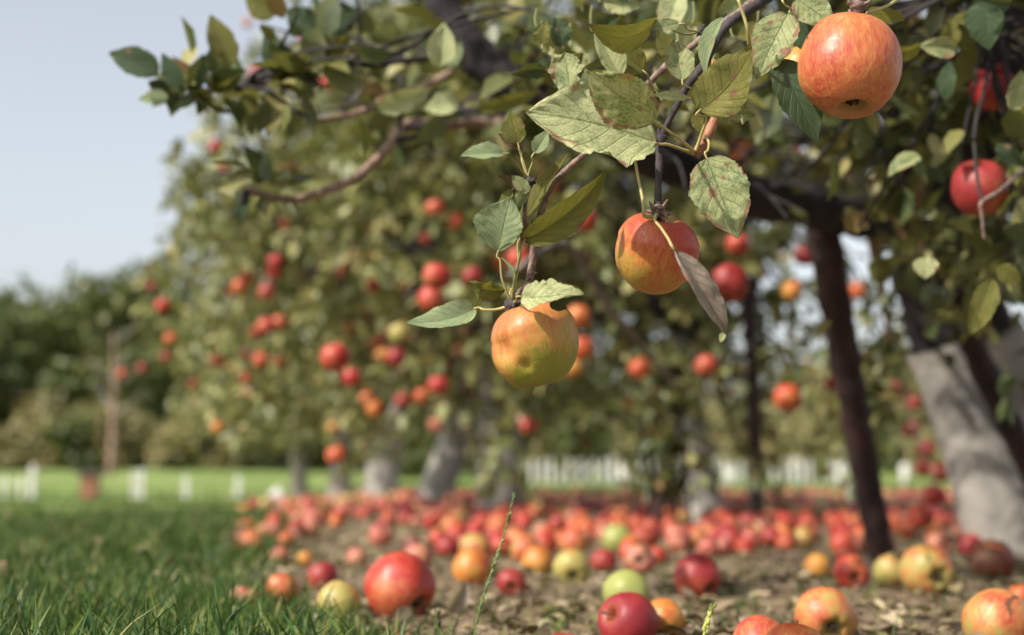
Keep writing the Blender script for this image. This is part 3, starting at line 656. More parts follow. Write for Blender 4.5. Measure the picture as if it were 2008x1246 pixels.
def spray(rs, base, dirv, length, n, size, out, bend=-0.25, spread=1.0):
    """leaves set in little rosettes along one twig; returns the twig's points"""
    base = np.array(base, float); dirv = np.array(dirv, float); dirv /= np.linalg.norm(dirv)
    pts = []
    wob = rs.randn(3) * 0.25
    for k in range(5):
        t = k / 4; pts.append(base + dirv * length * t + np.array([0, 0, bend * length * t * t]) + wob * length * t * t * 0.6)
    for k in range(n):
        t = rs.rand() ** 0.7 * 4; i = min(3, int(t)); p = pts[i] + (pts[i + 1] - pts[i]) * (t - i)
        rd = rs.randn(3); rd /= np.linalg.norm(rd)
        ax = rd * spread + dirv * 0.5 + np.array([0, 0, -0.25])
        nn = np.array([0, 0, 1.0]) + rs.randn(3) * 0.55
        L = size * (0.65 + 0.6 * rs.rand())
        p = p + rd * 0.25 * size
        out[0].append(p); out[1].append(ax); out[2].append(nn); out[3].append(L); out[4].append(L * (0.5 + 0.18 * rs.rand()))
    return pts

SHADED = [(W(1880, 760, 3.25), .10), (W(1920, 880, 3.25), .12), (W(1965, 1010, 3.25), .12), (W(1690, 900, 2.95), .06), (W(1725, 1060, 3.0), .06), (W(1600, 1180, 1.9), .2), (W(1800, 1130, 2.2), .2), (W(1450, 1100, 2.6), .25), (W(1300, 1100, 2.6), .25), (W(1650, 1060, 3.6), .3), (W(1450, 1060, 3.6), .3)]
def sun_gap(P):
    k = np.ones(len(P), bool); S = np.array(SUNV); rg = np.random.RandomState(2)
    for c, r_ in SHADED:
        q = P - np.array(c); t_ = q @ S; dd = np.linalg.norm(q - t_[:, None] * S, axis=1)
        k &= ~((t_ > 0.05) & (dd < r_) & (rg.rand(len(P)) < 0.7))
    return k
LIMB_LINE = ([1150, 1230, 1290, 1390, 1480, 1580, 1760], [250, 285, 318, 352, 390, 404, 425])
def limb_gap(P):
    q = P - np.array([0, 0, CH]); d = q @ np.array(FWD); px = 1004 + F * q[:, 0] / d; py = 623 - F * (q @ np.array(UP)) / d
    ly = np.interp(px, *LIMB_LINE)
    return ~((px > 1150) & (px < 1760) & (np.abs(py - ly) < 66) & (d < 2.75) & (np.random.RandomState(3).rand(len(P)) < 0.96))
def build_crown(name, mat, out, parent, gap=False):
    pos = np.array(out[0]); k = keep_mask(pos)
    return leaves_mesh(name, mat, pos[k], np.array(out[1])[k], np.array(out[2])[k], np.array(out[3])[k], np.array(out[4])[k], parent)

# ------------------------------------------------------------------ row trees
def row_tree(base, lean, trunk_r, trunk_h, crown_c, crown_r, ntw, nleaf, seed, label, guard_h=0.45, lsize=0.068, holes=None):
    rs = np.random.RandomState(seed)
    bx, by = base; bz = h(bx, by)
    root = empty('apple_tree', (bx, by, bz)); set_props(root, label, 'apple tree', 'apple trees standing in the row')
    b = Vector((bx, by, bz - 0.03)); t = Vector((bx + lean[0], by + lean[1], bz + trunk_h))
    m = MB(); mid = b.lerp(t, 0.5) + Vector((rs.randn() * .02, 0, 0))
    m.tube([b, b.lerp(mid, .5), mid, t], [trunk_r * 1.25, trunk_r, trunk_r * .9, trunk_r * .85], 14, bump=0.15, seed=seed)
    m.build('trunk', GREYBARK, root)
    if guard_h:
        g = MB(); k = guard_h / trunk_h; e = b.lerp(t, k)
        g.tube([b + Vector((0, 0, .03)), b.lerp(e, .5), e], [trunk_r * 1.5, trunk_r * 1.35, trunk_r * 1.3], 18, bump=0.03, seed=seed, caps=False)
        g.build('tree_guard', GUARD, root)
    out = ([], [], [], [], []); lm = MB(); nodes = []
    cc = Vector(crown_c)
    for i in range(8):
        a = i * 2 * math.pi / 8 + rs.rand() * .6; rr = 0.6 + 0.3 * rs.rand()
        e = cc + Vector((math.cos(a) * crown_r[0] * rr, math.sin(a) * crown_r[1] * rr, crown_r[2] * (rs.rand() * 1.1 - 0.35)))
        q1 = t.lerp(e, .33) + Vector((0, 0, .10 + .2 * rs.rand())); q2 = t.lerp(e, .66) + Vector((0, 0, .1 * rs.randn()))
        pp = lm.tube([t, q1, q2, e], [trunk_r * .6, trunk_r * .4, trunk_r * .25, .008], 7, bump=.1, seed=i, smooth_n=6, caps=False)
        nodes += [Vector(p) for p in pp[3:]]
    nd_ = np.array([tuple(p) for p in nodes]); tm = lm
    for i in range(ntw):
        while True:
            v = rs.randn(3); v /= np.linalg.norm(v); rr = 0.45 + 0.6 * rs.rand() ** 0.7
            p = np.array(cc) + v * np.array(crown_r) * rr * (1 + 0.30 * mnoise.noise((v[0] * 1.7 + seed, v[1] * 1.7, v[2] * 1.7)))
            if p[2] > bz + 0.22 and not (holes and holes(p)): break
        j = np.argmin(((nd_ - p) ** 2).sum(1)); dv = p - nd_[j]; ln = np.linalg.norm(dv) + 1e-6
        L = min(0.45, 0.2 + ln)
        st = p - dv / ln * min(ln, L)
        pts = spray(rs, st, dv + np.array([0, 0, .1]) + rs.randn(3) * 0.3 * ln, L, nleaf, lsize, out)
        if i % 2 == 0: tm.tube([nd_[j]] + pts[::2], [.008, .006, .004, .002], 4, smooth_n=2, caps=False)
    tm.build('limb', BARK, root)
    build_crown('crown', CROWN, out, root)
    return root

def outline(p):
    a, b, d = PX(p)
    return a < 540 and b < np.interp(a, [180, 250, 290, 330, 400, 450, 520, 540], [560, 500, 430, 310, 225, 150, 40, 0]) + 60 * mnoise.noise((a * .02, b * .02, d)) or (1660 < a < 1800 and 470 < b < 660 and mnoise.noise((a * .03, b * .03, d)) > -.12) or (1890 < a and b < 640 and b > 430)
def gap1(p):
    a, b, d = PX(p)
    return outline(p) or  (a > 1500 and b > 830) or (1890 < a and b > 440)
t2 = row_tree((0.76, 5.6), (-0.10, 0.1, 0), 0.05, 0.75, (0.42, 5.75, 1.45), (1.45, 1.3, 1.25), 430, 26, 21, 'apple tree with grey guard and thin dark prop, nearest in the row', 0.5, holes=gap1)
row_tree((-0.05, 7.0), (-0.05, 0, 0), 0.085, 0.85, (-0.20, 7.0, 1.50), (1.65, 2.2, 1.2), 680, 26, 22, 'apple tree with the darkest thick guarded trunk in the middle', 0.5, holes=outline)
row_tree((-0.50, 9.0), (0.30, 0.1, 0), 0.075, 0.95, (-0.45, 9.2, 1.8), (1.9, 2.2, 1.35), 420, 28, 23, 'apple tree whose grey trunk leans right beside the middle tree', 0.5, 0.065, holes=outline)
row_tree((-1.08, 11.6), (0.15, 0, 0), 0.10, 0.95, (-1.0, 11.8, 1.9), (1.7, 2.2, 1.3), 300, 28, 24, 'apple tree with a pale sunlit leaning trunk', 0.45, 0.07, holes=outline)
row_tree((-1.62, 13.4), (0.05, 0, 0), 0.10, 0.95, (-1.8, 13.5, 1.5), (1.4, 2.0, 1.0), 230, 28, 25, 'apple tree with short brown trunk near the end of the row', 0, 0.075, holes=outline)
row_tree((-2.25, 15.2), (-0.05, 0, 0), 0.09, 0.95, (-2.5, 15.5, 1.25), (1.3, 1.6, 0.85), 180, 28, 26, 'last apple tree of the row, slim trunk beside the grass', 0, 0.08, holes=outline)

rs = np.random.RandomState(55); out = ([], [], [], [], []); m = MB()
for k in range(17):
    x0, y0 = 0.50 + rs.randn() * .045, 4.75 + rs.randn() * .06; pp = [(x0, y0, h(x0, y0))]
    for q in range(4): pp.append((pp[-1][0] + rs.randn() * .02, pp[-1][1] + rs.randn() * .02, pp[-1][2] + .12 + .02 * rs.rand()))
    m.tube(pp, [.005, .004, .003, .002, .001], 5, smooth_n=2)
    for q in pp[1:]: spray(rs, q, (0, 0, 1), .06, 9, .050, out, spread=1.3)
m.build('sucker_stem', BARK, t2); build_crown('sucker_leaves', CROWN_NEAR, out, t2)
# ------------------------------------------------------------------ the near tree
tree = empty('apple_tree', (1.14, 3.32, h(1.14, 3.32)))
set_props(tree, 'nearest apple tree, leaning grey wrapped trunk and dark limbs over the photo', 'apple tree')
m = MB()
m.tube([W(1995, 1105, 3.32), W(1930, 900, 3.32), W(1862, 700, 3.30), W(1820, 560, 3.26), W(1812, 430, 3.20), W(1800, 300, 3.15)], [.085, .072, .070, .075, .09, .05], 18, bump=.22, seed=3, smooth_n=6)
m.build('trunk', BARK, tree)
m = MB()
m.tube([W(1995, 1100, 3.32), W(1935, 905, 3.32), W(1893, 790, 3.31), W(1846, 668, 3.30)], [.104, .094, .088, .084], 36, bump=.07, seed=5, smooth_n=6, caps=False)
m.build('tree_guard', GUARD, tree)
m = MB(); m.tube([W(2120, 1060, 3.6), W(2050, 850, 3.6), W(1955, 660, 3.6), W(1900, 480, 3.5)], [.06, .055, .05, .045], 14, bump=.15); m.build('trunk', BARK, tree)
m = MB(); m.tube([W(2120, 1050, 3.6), W(2052, 850, 3.6), W(1956, 650, 3.6)], [.075, .07, .066], 24, bump=.02, caps=False); m.build('tree_guard', GUARD, tree)
LIMBS = [
 ([(1812, 440, 3.18), (1740, 425, 2.95), (1660, 425, 2.75), (1580, 402, 2.6), (1480, 388, 2.45), (1390, 350, 2.32), (1290, 315, 2.25), (1180, 262, 2.2), (1080, 205, 2.2), (990, 150, 2.2), (925, 100, 2.2), (875, 30, 2.2), (845, -60, 2.2)], [.055, .045, .038, .037, .036, .034, .033, .031, .031, .033, .031, .028, .024]),
 ([(1800, 330, 3.15), (1780, 180, 3.0), (1700, 40, 2.8), (1600, -120, 2.6), (1500, -260, 2.3)], [.05, .035, .03, .025, .015]),
 ([(1830, 430, 3.2), (1900, 300, 3.2), (1960, 150, 3.1), (2020, -50, 2.9)], [.05, .035, .028, .02]),
 ([(1890, 300, 3.15), (1800, 250, 2.6), (1900, 170, 2.2), (1935, 60, 1.9), (1950, -60, 1.7)], [.014, .008, .006, .005, .004]),
]
allnodes = []
for pts, rad in LIMBS:
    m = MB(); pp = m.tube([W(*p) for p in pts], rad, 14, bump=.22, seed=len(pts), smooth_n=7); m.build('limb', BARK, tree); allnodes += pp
def pbranch(name, pts, rad, mat, sides=8, parent=tree, seed=1, bump=.2):
    m = MB(); pp = m.tube([W(*p) for p in pts], rad, sides, bump=bump, seed=seed, smooth_n=6); return m.build(name, mat, parent), pp
_, p1 = pbranch('branch', [(1000, 242, 2.25), (950, 240, 2.3), (870, 248, 2.2), (800, 243, 2.1), (765, 285, 2.05), (700, 347, 2.0), (640, 374, 1.97), (580, 391, 1.95), (530, 386, 1.93), (485, 373, 1.9)], [.012, .008, .0075, .008, .0072, .0068, .0066, .006, .0058, .005], BARK_PALE)
_, p2 = pbranch('branch', [(990, 140, 2.25), (900, 118, 2.25), (830, 116, 2.2), (720, 128, 2.1), (640, 136, 2.0), (560, 156, 1.95), (480, 168, 1.9), (400, 180, 1.85), (345, 194, 1.8)], [.008, .006, .0055, .005, .0045, .004, .0036, .003, .002], BARK)
_, p3 = pbranch('branch', [(930, 120, 2.2), (830, 170, 2.2), (755, 204, 2.15), (680, 227, 2.1), (610, 238, 2.05)], [.007, .006, .0055, .005, .004], BARK_PALE)
_, p4 = pbranch('branch', [(485, 373, 1.9), (478, 395, 1.9), (472, 425, 1.92)], [.005, .006, .003], BARK)
_, p5 = pbranch('branch', [(2010, 330, 1.75), (1960, 375, 1.62), (1926, 396, 1.60), (1925, 420, 1.6), (1930, 470, 1.6)], [.003, .0026, .0026, .002, .0015], TWIG)
pbranch('branch', [(1926, 396, 1.60), (1915, 340, 1.62), (1912, 250, 1.7), (1935, 150, 1.8), (1940, 60, 1.9)], [.002, .002, .0022, .0026, .003], BARK)
pbranch('branch', [(1700, 420, 2.8), (1740, 620, 3.6), (1765, 740, 4.6), (1795, 850, 4.7), (1830, 930, 4.6), (1815, 1010, 4.4)], [.012, .01, .007, .005, .004, .003], BARK_PALE)
pbranch('branch', [(1000, 540, 2.7), (1110, 480, 2.9), (1190, 600, 3.2), (1270, 690, 3.5), (1330, 760, 4.0)], [.005, .009, .009, .008, .006], GREYBARK)
pbranch('branch', [(1452, 268, 3.5), (1490, 230, 3.3), (1600, 180, 3.0)], [.004, .006, .008], BARK)

rs = np.random.RandomState(77)
out = ([], [], [], [], [])
LIM = ([380, 520, 800, 1000, 1150, 1250, 1400, 1500, 1700, 1850, 2008, 2400], [110, 150, 225, 245, 225, 260, 340, 390, 430, 470, 560, 600])
nodes = np.array([tuple(p) for p in allnodes + p1 + p2 + p3]); tm = MB()
ni = 0
while ni < 1150:
    px = rs.uniform(430, 2500); D = 1.75 + 2.6 * rs.rand() ** 1.1
    lim = np.interp(px, *LIM); py = lim - (lim + 900) * rs.rand() ** 1.25  # unseen sprays above the frame are added here to shade the limbs
    if px < 700: D = rs.uniform(1.75, 2.3)
    if px < 1150 and rs.rand() < (0.45 if py < 0 else 0.30): continue
    if px < 1150 and py < -250: continue
    if D < 2.0 and px > 1500 and rs.rand() < 0.5: continue
    if px < 620 and py < 60 - (px - 430) * .2: continue
    p = np.array(W(px, py, D))
    if mnoise.noise((p[0] * 4.2, p[1] * 4.2, p[2] * 4.2)) < -0.22: continue
    j = np.argmin(((nodes - p) ** 2).sum(1)); dv = p - nodes[j]; ln = np.linalg.norm(dv) + 1e-6
    L = min(0.16, ln)
    pts = spray(rs, p - dv / ln * L, dv, L, 9, 0.055, out, bend=-.2)
    if ln < 0.8: tm.tube([nodes[j], (nodes[j] + pts[0]) / 2 + rs.randn(3) * .02 * ln, pts[0], pts[2], pts[4]], [.005, .004, .003, .0025, .0015], 5, smooth_n=2, caps=False)
    ni += 1
# leaves along the left branches
for pp, n in ((p2, 40), (p3, 10), (p1, 12)):
    for k in range(n):
        q = pp[rs.randint(0, len(pp))]; d = rs.randn(3); d[2] = abs(d[2]) * 0.9
        spray(rs, q, d, 0.035 + 0.03 * rs.rand(), 4, 0.048, out)
# thin foliage low on the right, round the wrapped trunk
for k in range(34):
    px = rs.uniform(1700, 2040); py = rs.uniform(430, 650) if px > 1880 else rs.uniform(420, 520)
    spray(rs, W(px, py, rs.uniform(1.9, 3.0)), rs.randn(3), 0.10, 7, 0.05, out)
for k in range(60):
    px = rs.uniform(1640, 1800); py = rs.uniform(640, 860)
    spray(rs, W(px, py, rs.uniform(3.6, 5.0)), rs.randn(3), 0.16, 9, 0.055, out)
tm.build('twigs', BARK, tree)
kk = sun_gap(np.array(out[0])) & limb_gap(np.array(out[0]))
out = tuple([v for v, g_ in zip(o_, kk) if g_] for o_ in out)
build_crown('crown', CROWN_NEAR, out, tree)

# ------------------------------------------------------------------ sharp leaves
def hleaf(parent, base, tip, wpx, mat, d0=1.12, d1=None, roll=0, fold=18, curl=0.0, bow=0.0, pet=None, petr=0.0010, ripple=0.7, rag=0.10, blot=(), seed=0, label=None, skew=0.0, twist=0.0, petmat=1, serr=0.035, peak=0.42):
    d1 = d1 or d0; B = W(*base, d0); T = W(*tip, d1); a = (T - B); L = a.length; a.normalize()
    tocam = (Vector((0, 0, CH)) - B).normalized(); n = (tocam - a * tocam.dot(a)).normalized()
    w = wpx / 2 / F * d0; NU, NV = 40, 14
    V, uv, Fc, BL = [], [], [], []
    rb = random.Random(seed); bs = list(blot)
    if not bs and wpx > 40 and rb.random() < .5: bs = [(rb.uniform(.3, .95), rb.uniform(-1, 1), rb.uniform(.08, .16))]
    fo = R(fold)
    for i in range(NU + 1):
        u = i / NU
        r = Matrix.Rotation(R(roll + twist * (u - .5)), 3, a); nn = r @ n; s = a.cross(nn)
        e1 = math.log(.5) / math.log(peak); pr = math.sin(math.pi * min(1, u) ** e1) ** 0.72 if 0 < u < 1 else 0
        pr *= 1 - 0.25 * sstep(.75, 1, u)
        for j in range(NV + 1):
            v = -1 + 2 * j / NV
            wv = w * pr * v * (1 + skew * (1 if v > 0 else -1))
            if abs(v) > .95: wv *= 1 + serr * (2 * ((u * 19) % 1) - 1) + rag * mnoise.noise((u * 6, seed * 1.7, v * 3)) + rag * 0.8 * mnoise.noise((u * 15, seed * 2.3, v * 3))
            rp = ripple * w * (0.20 * abs(v) * mnoise.noise((u * 4 + seed * 3.3, v * 1.3, seed)) + 0.10 * abs(v) ** 2 * mnoise.noise((u * 9 + seed, v * 2, 7)))
            puff = 0.035 * w * ripple * math.cos((u * 7 - abs(v) * 2.4) * 2 * math.pi) * abs(v) * (1 - abs(v))* 3
            p = B + a * (L * u) + s * (wv * math.cos(fo)) + nn * (abs(wv) * math.sin(fo) + rp + puff) + nn * (-curl * L * 4 * u * (1 - u) * -1) + s * (bow * L * 4 * u * (1 - u)) + a * (-0.12 * abs(wv))
            V.append(p); uv.append((u, v)); BL.append(max([max(0, 1 - math.hypot(u - b_[0], (v - b_[1]) * .45) / b_[2]) for b_ in bs] + [0]))
    for i in range(NU):
        for j in range(NV):
            q = i * (NV + 1) + j; Fc.append((q, q + 1, q + NV + 2, q + NV + 1))
    m = MB(); m.add(V, Fc, 0, uv)
    if pet:
        first = B + a * (L * 0.03); second = B - a * 0.004
        m.tube([first, second] + [W(*p) for p in pet], [petr * .6] + [petr * .8] * (len(pet)) + [petr * 1.2], 7, m=petmat, smooth_n=5)
    BL += [0] * (len(m.v) - len(BL))
    o = mesh_obj('leaf', m.v, m.f, [LM[mat], PETIOLE, PET_GREEN], parent, uv=m.uv, mi=m.mi, attrs={'blot': BL})
    if label: o['label'] = label
    return o
def knot(parent, px, py, d, r, seed, mat=TWIG_DARK, n=7):
    m = MB(); c = W(px, py, d); rr = random.Random(seed)
    m.tube([c - Vector((0, 0, r)), c, c + Vector((0, 0, r * .9))], [r * .5, r, r * .4], 8, bump=.5, seed=seed)
    for k in range(n):
        dv = Vector((rr.gauss(0, 1), rr.gauss(0, 1), rr.gauss(0, 1))).normalized()
        m.tube([c, c + dv * r * 1.2, c + dv * r * rr.uniform(1.5, 2.0) + Vector((0, 0, r * rr.uniform(-.5, .5)))], [r * .5, r * .3, r * .12], 5, smooth_n=2)
    return m.build('bud', mat, parent)

F1 = 1.12
tw1, _ = pbranch('branch', [(1003, 604, 1.12), (1016, 580, 1.12), (1036, 555, 1.12), (1043, 520, 1.12), (1048, 470, 1.12), (1058, 430, 1.125), (1074, 378, 1.13), (1105, 338, 1.14), (1140, 308, 1.15), (1190, 262, 1.16), (1255, 185, 1.17), (1290, 145, 1.17), (1345, 100, 1.17), (1410, 52, 1.17), (1470, 10, 1.17), (1540, -60, 1.2)],
                 [.0030, .0034, .0030, .0030, .0029, .0030, .0026, .0024, .0024, .0026, .0028, .0028, .0030, .0031, .0034, .004], TWIG, 10, bump=.35)
tw1['label'] = 'thin brown twig carrying the dented amber apple'
# side spur that carries the upper rosette
m = MB(); m.tube([W(1046, 470, 1.12), W(1030, 440, 1.115), W(1030, 400, 1.11), W(1038, 360, 1.11)], [.002, .0018, .0018, .0024], 7, bump=.3); m.build('twig', TWIG, tw1)
knot(tw1, 1038, 357, 1.11, .0045, 1); knot(tw1, 1004, 596, 1.115, .006, 2); knot(tw1, 1040, 540, 1.118, .0035, 3, TWIG, 4)
S1 = (1038, 357, 1.112)
hleaf(tw1, (988, 302), (903, 306), 46, 'grey', 1.10, roll=38, fold=28, curl=.10, pet=[(1000, 308, 1.103), (1020, 330, 1.108), S1], seed=1, bow=-.04, petmat=2, label='pale grey green leaf pointing left')
hleaf(tw1, (1016, 282), (1000, 217), 52, 'olive', 1.11, roll=-15, fold=15, pet=[(1022, 305, 1.112), (1032, 335, 1.112), S1], seed=2, curl=.08)
hleaf(tw1, (1014, 292), (976, 262), 26, 'brown', 1.115, roll=25, fold=35, pet=[(1024, 318, 1.112), S1], seed=3, label='small browned leaf')
hleaf(tw1, (1048, 300), (1075, 256), 36, 'grey', 1.10, roll=-20, fold=25, curl=.12, pet=[(1045, 318, 1.105), (1037, 340, 1.11), S1], seed=4, bow=.08)
hleaf(tw1, (1004, 374), (974, 404), 34, 'olive', 1.108, roll=50, fold=30, pet=[(1018, 375, 1.11), (1036, 374, 1.112)], seed=5, bow=-.3, petmat=2)
hleaf(tw1, (1000, 366), (975, 345), 18, 'brown', 1.108, roll=20, fold=40, seed=6, bow=.2)
hleaf(tw1, (1036, 378), (1002, 344), 30, 'mottle', 1.10, roll=10, fold=20, seed=7)
hleaf(tw1, (1040, 365), (1003, 422), 26, 'grey', 1.105, roll=35, fold=35, seed=8, curl=.08)
hleaf(tw1, (1030, 372), (1012, 408), 26, 'grey', 1.10, roll=-30, fold=15, seed=9)
hleaf(tw1, (977, 494), (1002, 388), 98, 'grey', 1.105, 1.095, roll=-8, fold=14, curl=.05, pet=[(981, 512, 1.106), (984, 545, 1.108), (996, 578, 1.112), (1003, 594, 1.115)], seed=10, skew=-.22, petr=.0012, label='broad pale grey green leaf with fine veins', peak=.55)
hleaf(tw1, (983, 505), (1005, 560), 10, 'grey', 1.104, roll=20, fold=40, seed=11, bow=-.2)
hleaf(tw1, (1028, 474), (1190, 332), 74, 'olive', 1.10, 1.07, roll=22, fold=22, curl=.09, pet=[(1020, 500, 1.102), (1010, 545, 1.108), (1003, 592, 1.114)], seed=12, bow=.03, twist=25, petmat=2, petr=.0014, label='long olive leaf curling towards the right')
hleaf(tw1, (1020, 470), (1116, 298), 44, 'olive', 1.12, 1.12, roll=-35, fold=25, curl=-.05, pet=[(1016, 520, 1.118), (1004, 594, 1.118)], seed=13, bow=-.10)
hleaf(tw1, (1034, 440), (1022, 482), 22, 'brown', 1.098, roll=10, fold=45, seed=14)
hleaf(tw1, (930, 606), (795, 634), 64, 'grey', 1.12, 1.10, roll=38, fold=22, curl=.10, bow=-.16, pet=[(950, 608, 1.12), (975, 607, 1.12), (1000, 600, 1.118)], seed=15, petr=.0014, label='pale leaf drooping out to the left above the dented apple', peak=.35)
hleaf(tw1, (993, 566), (918, 552), 52, 'olive', 1.125, 1.12, roll=-30, fold=25, curl=.05, bow=-.12, pet=[(1000, 575, 1.12), (1004, 592, 1.118)], seed=16, twist=30, ripple=2.0, rag=.35)
hleaf(tw1, (1022, 582), (1146, 578), 66, 'pale', 1.085, 1.06, roll=-34, fold=26, curl=.10, bow=.08, pet=[(1012, 590, 1.10), (1004, 596, 1.115)], seed=17, twist=-30, ripple=1.8, rag=.35, label='curled pale leaf resting on top of the dented apple')
hleaf(tw1, (1070, 562), (1140, 566), 30, 'brown', 1.10, 1.10, roll=60, fold=10, seed=18, bow=-.12)
hleaf(tw1, (1078, 594), (1112, 606), 22, 'dark', 1.075, roll=10, fold=5, seed=19)

tw2, _ = pbranch('branch', [(1293, 432, 1.13), (1290, 405, 1.135), (1291, 360, 1.14), (1293, 315, 1.145), (1296, 275, 1.15), (1318, 225, 1.15), (1345, 175, 1.15), (1378, 130, 1.155), (1400, 90, 1.16), (1425, 50, 1.16), (1475, 15, 1.17), (1540, -30, 1.2), (1620, -90, 1.3)],
                 [.0034, .0032, .0027, .0030, .0034, .0026, .0030, .0036, .0036, .0040, .0042, .0046, .006], TWIG_DARK, 10, bump=.35, seed=4)
tw2['label'] = 'dark twig carrying the striped orange apple and the big mottled leaves'
knot(tw2, 1296, 272, 1.145, .0055, 4); knot(tw2, 1290, 415, 1.128, .006, 5, TWIG, 9)
m = MB(); m.tube([W(1362, 303, 1.12), W(1375, 290, 1.12), W(1400, 235, 1.13), W(1402, 180, 1.145), W(1400, 120, 1.155)], [.004, .0048, .003, .003, .003], 8, bump=.5); m.build('spur', TWIG_RED, tw2)
S2 = (1362, 302, 1.118)
hleaf(tw2, (1286, 281), (1030, 221), 166, 'pale', 1.10, 1.07, roll=30, fold=12, curl=.03, pet=[(1310, 284, 1.105), (1340, 294, 1.112), S2], seed=21, petr=.0016, peak=.45, bow=.02, rag=.2, ripple=1.2, blot=[(.78, -1, .13), (.92, .8, .07), (.7, .95, .10)], label='largest sharp leaf, pale yellow green with torn pink edge')
hleaf(tw2, (1284, 238), (1150, 140), 112, 'sun', 1.055, 1.035, roll=-14, fold=10, curl=.03, pet=[(1300, 250, 1.065), (1335, 275, 1.09), (1360, 298, 1.115)], seed=22, petr=.0015, peak=.48, ripple=1.1, blot=[(.15, .9, .12), (.35, 1, .10)], label='broad pale leaf overlapping the largest one')
hleaf(tw2, (1120, 196), (1108, 102), 66, 'mottle', 1.09, 1.10, roll=-18, fold=22, seed=23, ripple=1.6, rag=0.5, peak=.6, label='ragged mottled leaf standing upright')
hleaf(tw2, (1215, 150), (1165, 58), 60, 'pale', 1.13, 1.13, roll=20, fold=25, seed=24, pet=[(1240, 175, 1.14), (1275, 215, 1.15)], skew=.1)
hleaf(tw2, (1262, 140), (1180, 64), 66, 'olive', 1.14, 1.14, roll=-10, fold=15, seed=25, pet=[(1275, 160, 1.15), (1300, 200, 1.15)])
hleaf(tw2, (1286, 40), (1152, 46), 66, 'olive', 1.12, 1.09, roll=-28, fold=10, curl=.1, bow=-.16, pet=[(1310, 55, 1.13), (1345, 68, 1.14), (1372, 62, 1.15)], seed=26, petmat=2, label='smooth dark olive leaf at the top edge')
hleaf(tw2, (1332, 48), (1262, 55), 28, 'mottle', 1.12, 1.12, roll=25, fold=15, seed=27, pet=[(1348, 58, 1.13), (1370, 62, 1.14)], ripple=1.2)
knot(tw2, 1375, 60, 1.15, .004, 7, n=5)
hleaf(tw2, (1338, 158), (1322, 76), 64, 'mottle', 1.12, 1.13, roll=12, fold=25, seed=28, pet=[(1352, 172, 1.125), (1372, 178, 1.135), (1385, 150, 1.15)], label='small teal mottled leaf beside the dark twig')
hleaf(tw2, (1348, 192), (1278, 186), 20, 'pale', 1.13, 1.13, roll=25, fold=10, seed=29, pet=[(1362, 196, 1.14), (1375, 196, 1.15)])
hleaf(tw2, (1372, 218), (1474, 92), 116, 'olive', 1.10, 1.08, roll=-24, fold=20, curl=-.05, pet=[(1385, 232, 1.105), (1376, 262, 1.11), (1364, 298, 1.116)], seed=30, ripple=1.1, twist=-20, petr=.0014, bow=.08, blot=[(.45, .35, .13), (.6, -.1, .10), (.25, 0, .07)], label='olive leaf with brown blotches under the twig')
hleaf(tw2, (1364, 222), (1378, 262), 30, 'olive', 1.11, 1.11, roll=20, fold=20, seed=31)
hleaf(tw2, (1418, 34), (1384, 150), 42, 'grey', 1.11, 1.12, roll=40, fold=25, seed=32, bow=.08, curl=.06)
hleaf(tw2, (1546, 26), (1483, 155), 92, 'mottle', 1.13, 1.13, roll=16, fold=14, curl=.04, seed=33, pet=[(1538, 8, 1.08), (1525, -20, 1.1)], peak=.42, ripple=1.2, blot=[(.25, .55, .10), (.8, -.6, .10)], label='broad grey green leaf left of the large round apple')
hleaf(tw2, (1524, 118), (1602, 282), 92, 'dark', 1.13, 1.12, roll=-24, fold=16, curl=.05, seed=34, pet=[(1510, 96, 1.135), (1495, 60, 1.15)], label='dark green shaded leaf below the large round apple')
hleaf(tw2, (1408, 216), (1482, 226), 46, 'mottle', 1.15, 1.14, roll=28, fold=12, seed=35, ripple=1.3, rag=.4)
hleaf(tw2, (1386, 310), (1448, 468), 116, 'mottle', 1.10, 1.09, roll=-6, fold=10, curl=.02, seed=36, pet=[(1388, 295, 1.102), (1390, 280, 1.108), (1384, 268, 1.118)], petr=.0012, ripple=1.1, blot=[(.42, .25, .13), (.2, .3, .07), (.3, -.3, .06)], label='hanging mottled leaf with a brown spot right of the striped apple')
hleaf(tw2, (1322, 490), (1424, 658), 66, 'dry', 1.045, 1.06, roll=-30, fold=32, curl=.05, ripple=1.3, seed=37, blot=[(.3, .9, .12), (.9, -.2, .1)], pet=[(1310, 468, 1.055), (1296, 447, 1.07), (1284, 432, 1.10), (1288, 420, 1.125)], petr=.0014, label='dry grey brown leaf hanging across the striped apple', peak=.5)
hleaf(tw2, (1420, 652), (1412, 672), 14, 'pale', 1.06, roll=10, seed=38)
m = MB(); m.tube([W(1244, 305, 1.13), W(1252, 350, 1.13), W(1262, 400, 1.12), W(1264, 424, 1.12), W(1285, 425, 1.125)], [.0011, .0012, .0015, .0017, .0015], 7); m.build('petiole', PETIOLE, tw2)
m = MB(); m.tube([W(1448, 0, 1.1), W(1458, 30, 1.1), W(1466, 58, 1.1), W(1470, 90, 1.11)], [.0014, .0013, .0014, .0018], 7); m.build('petiole', PETIOLE, tw2)

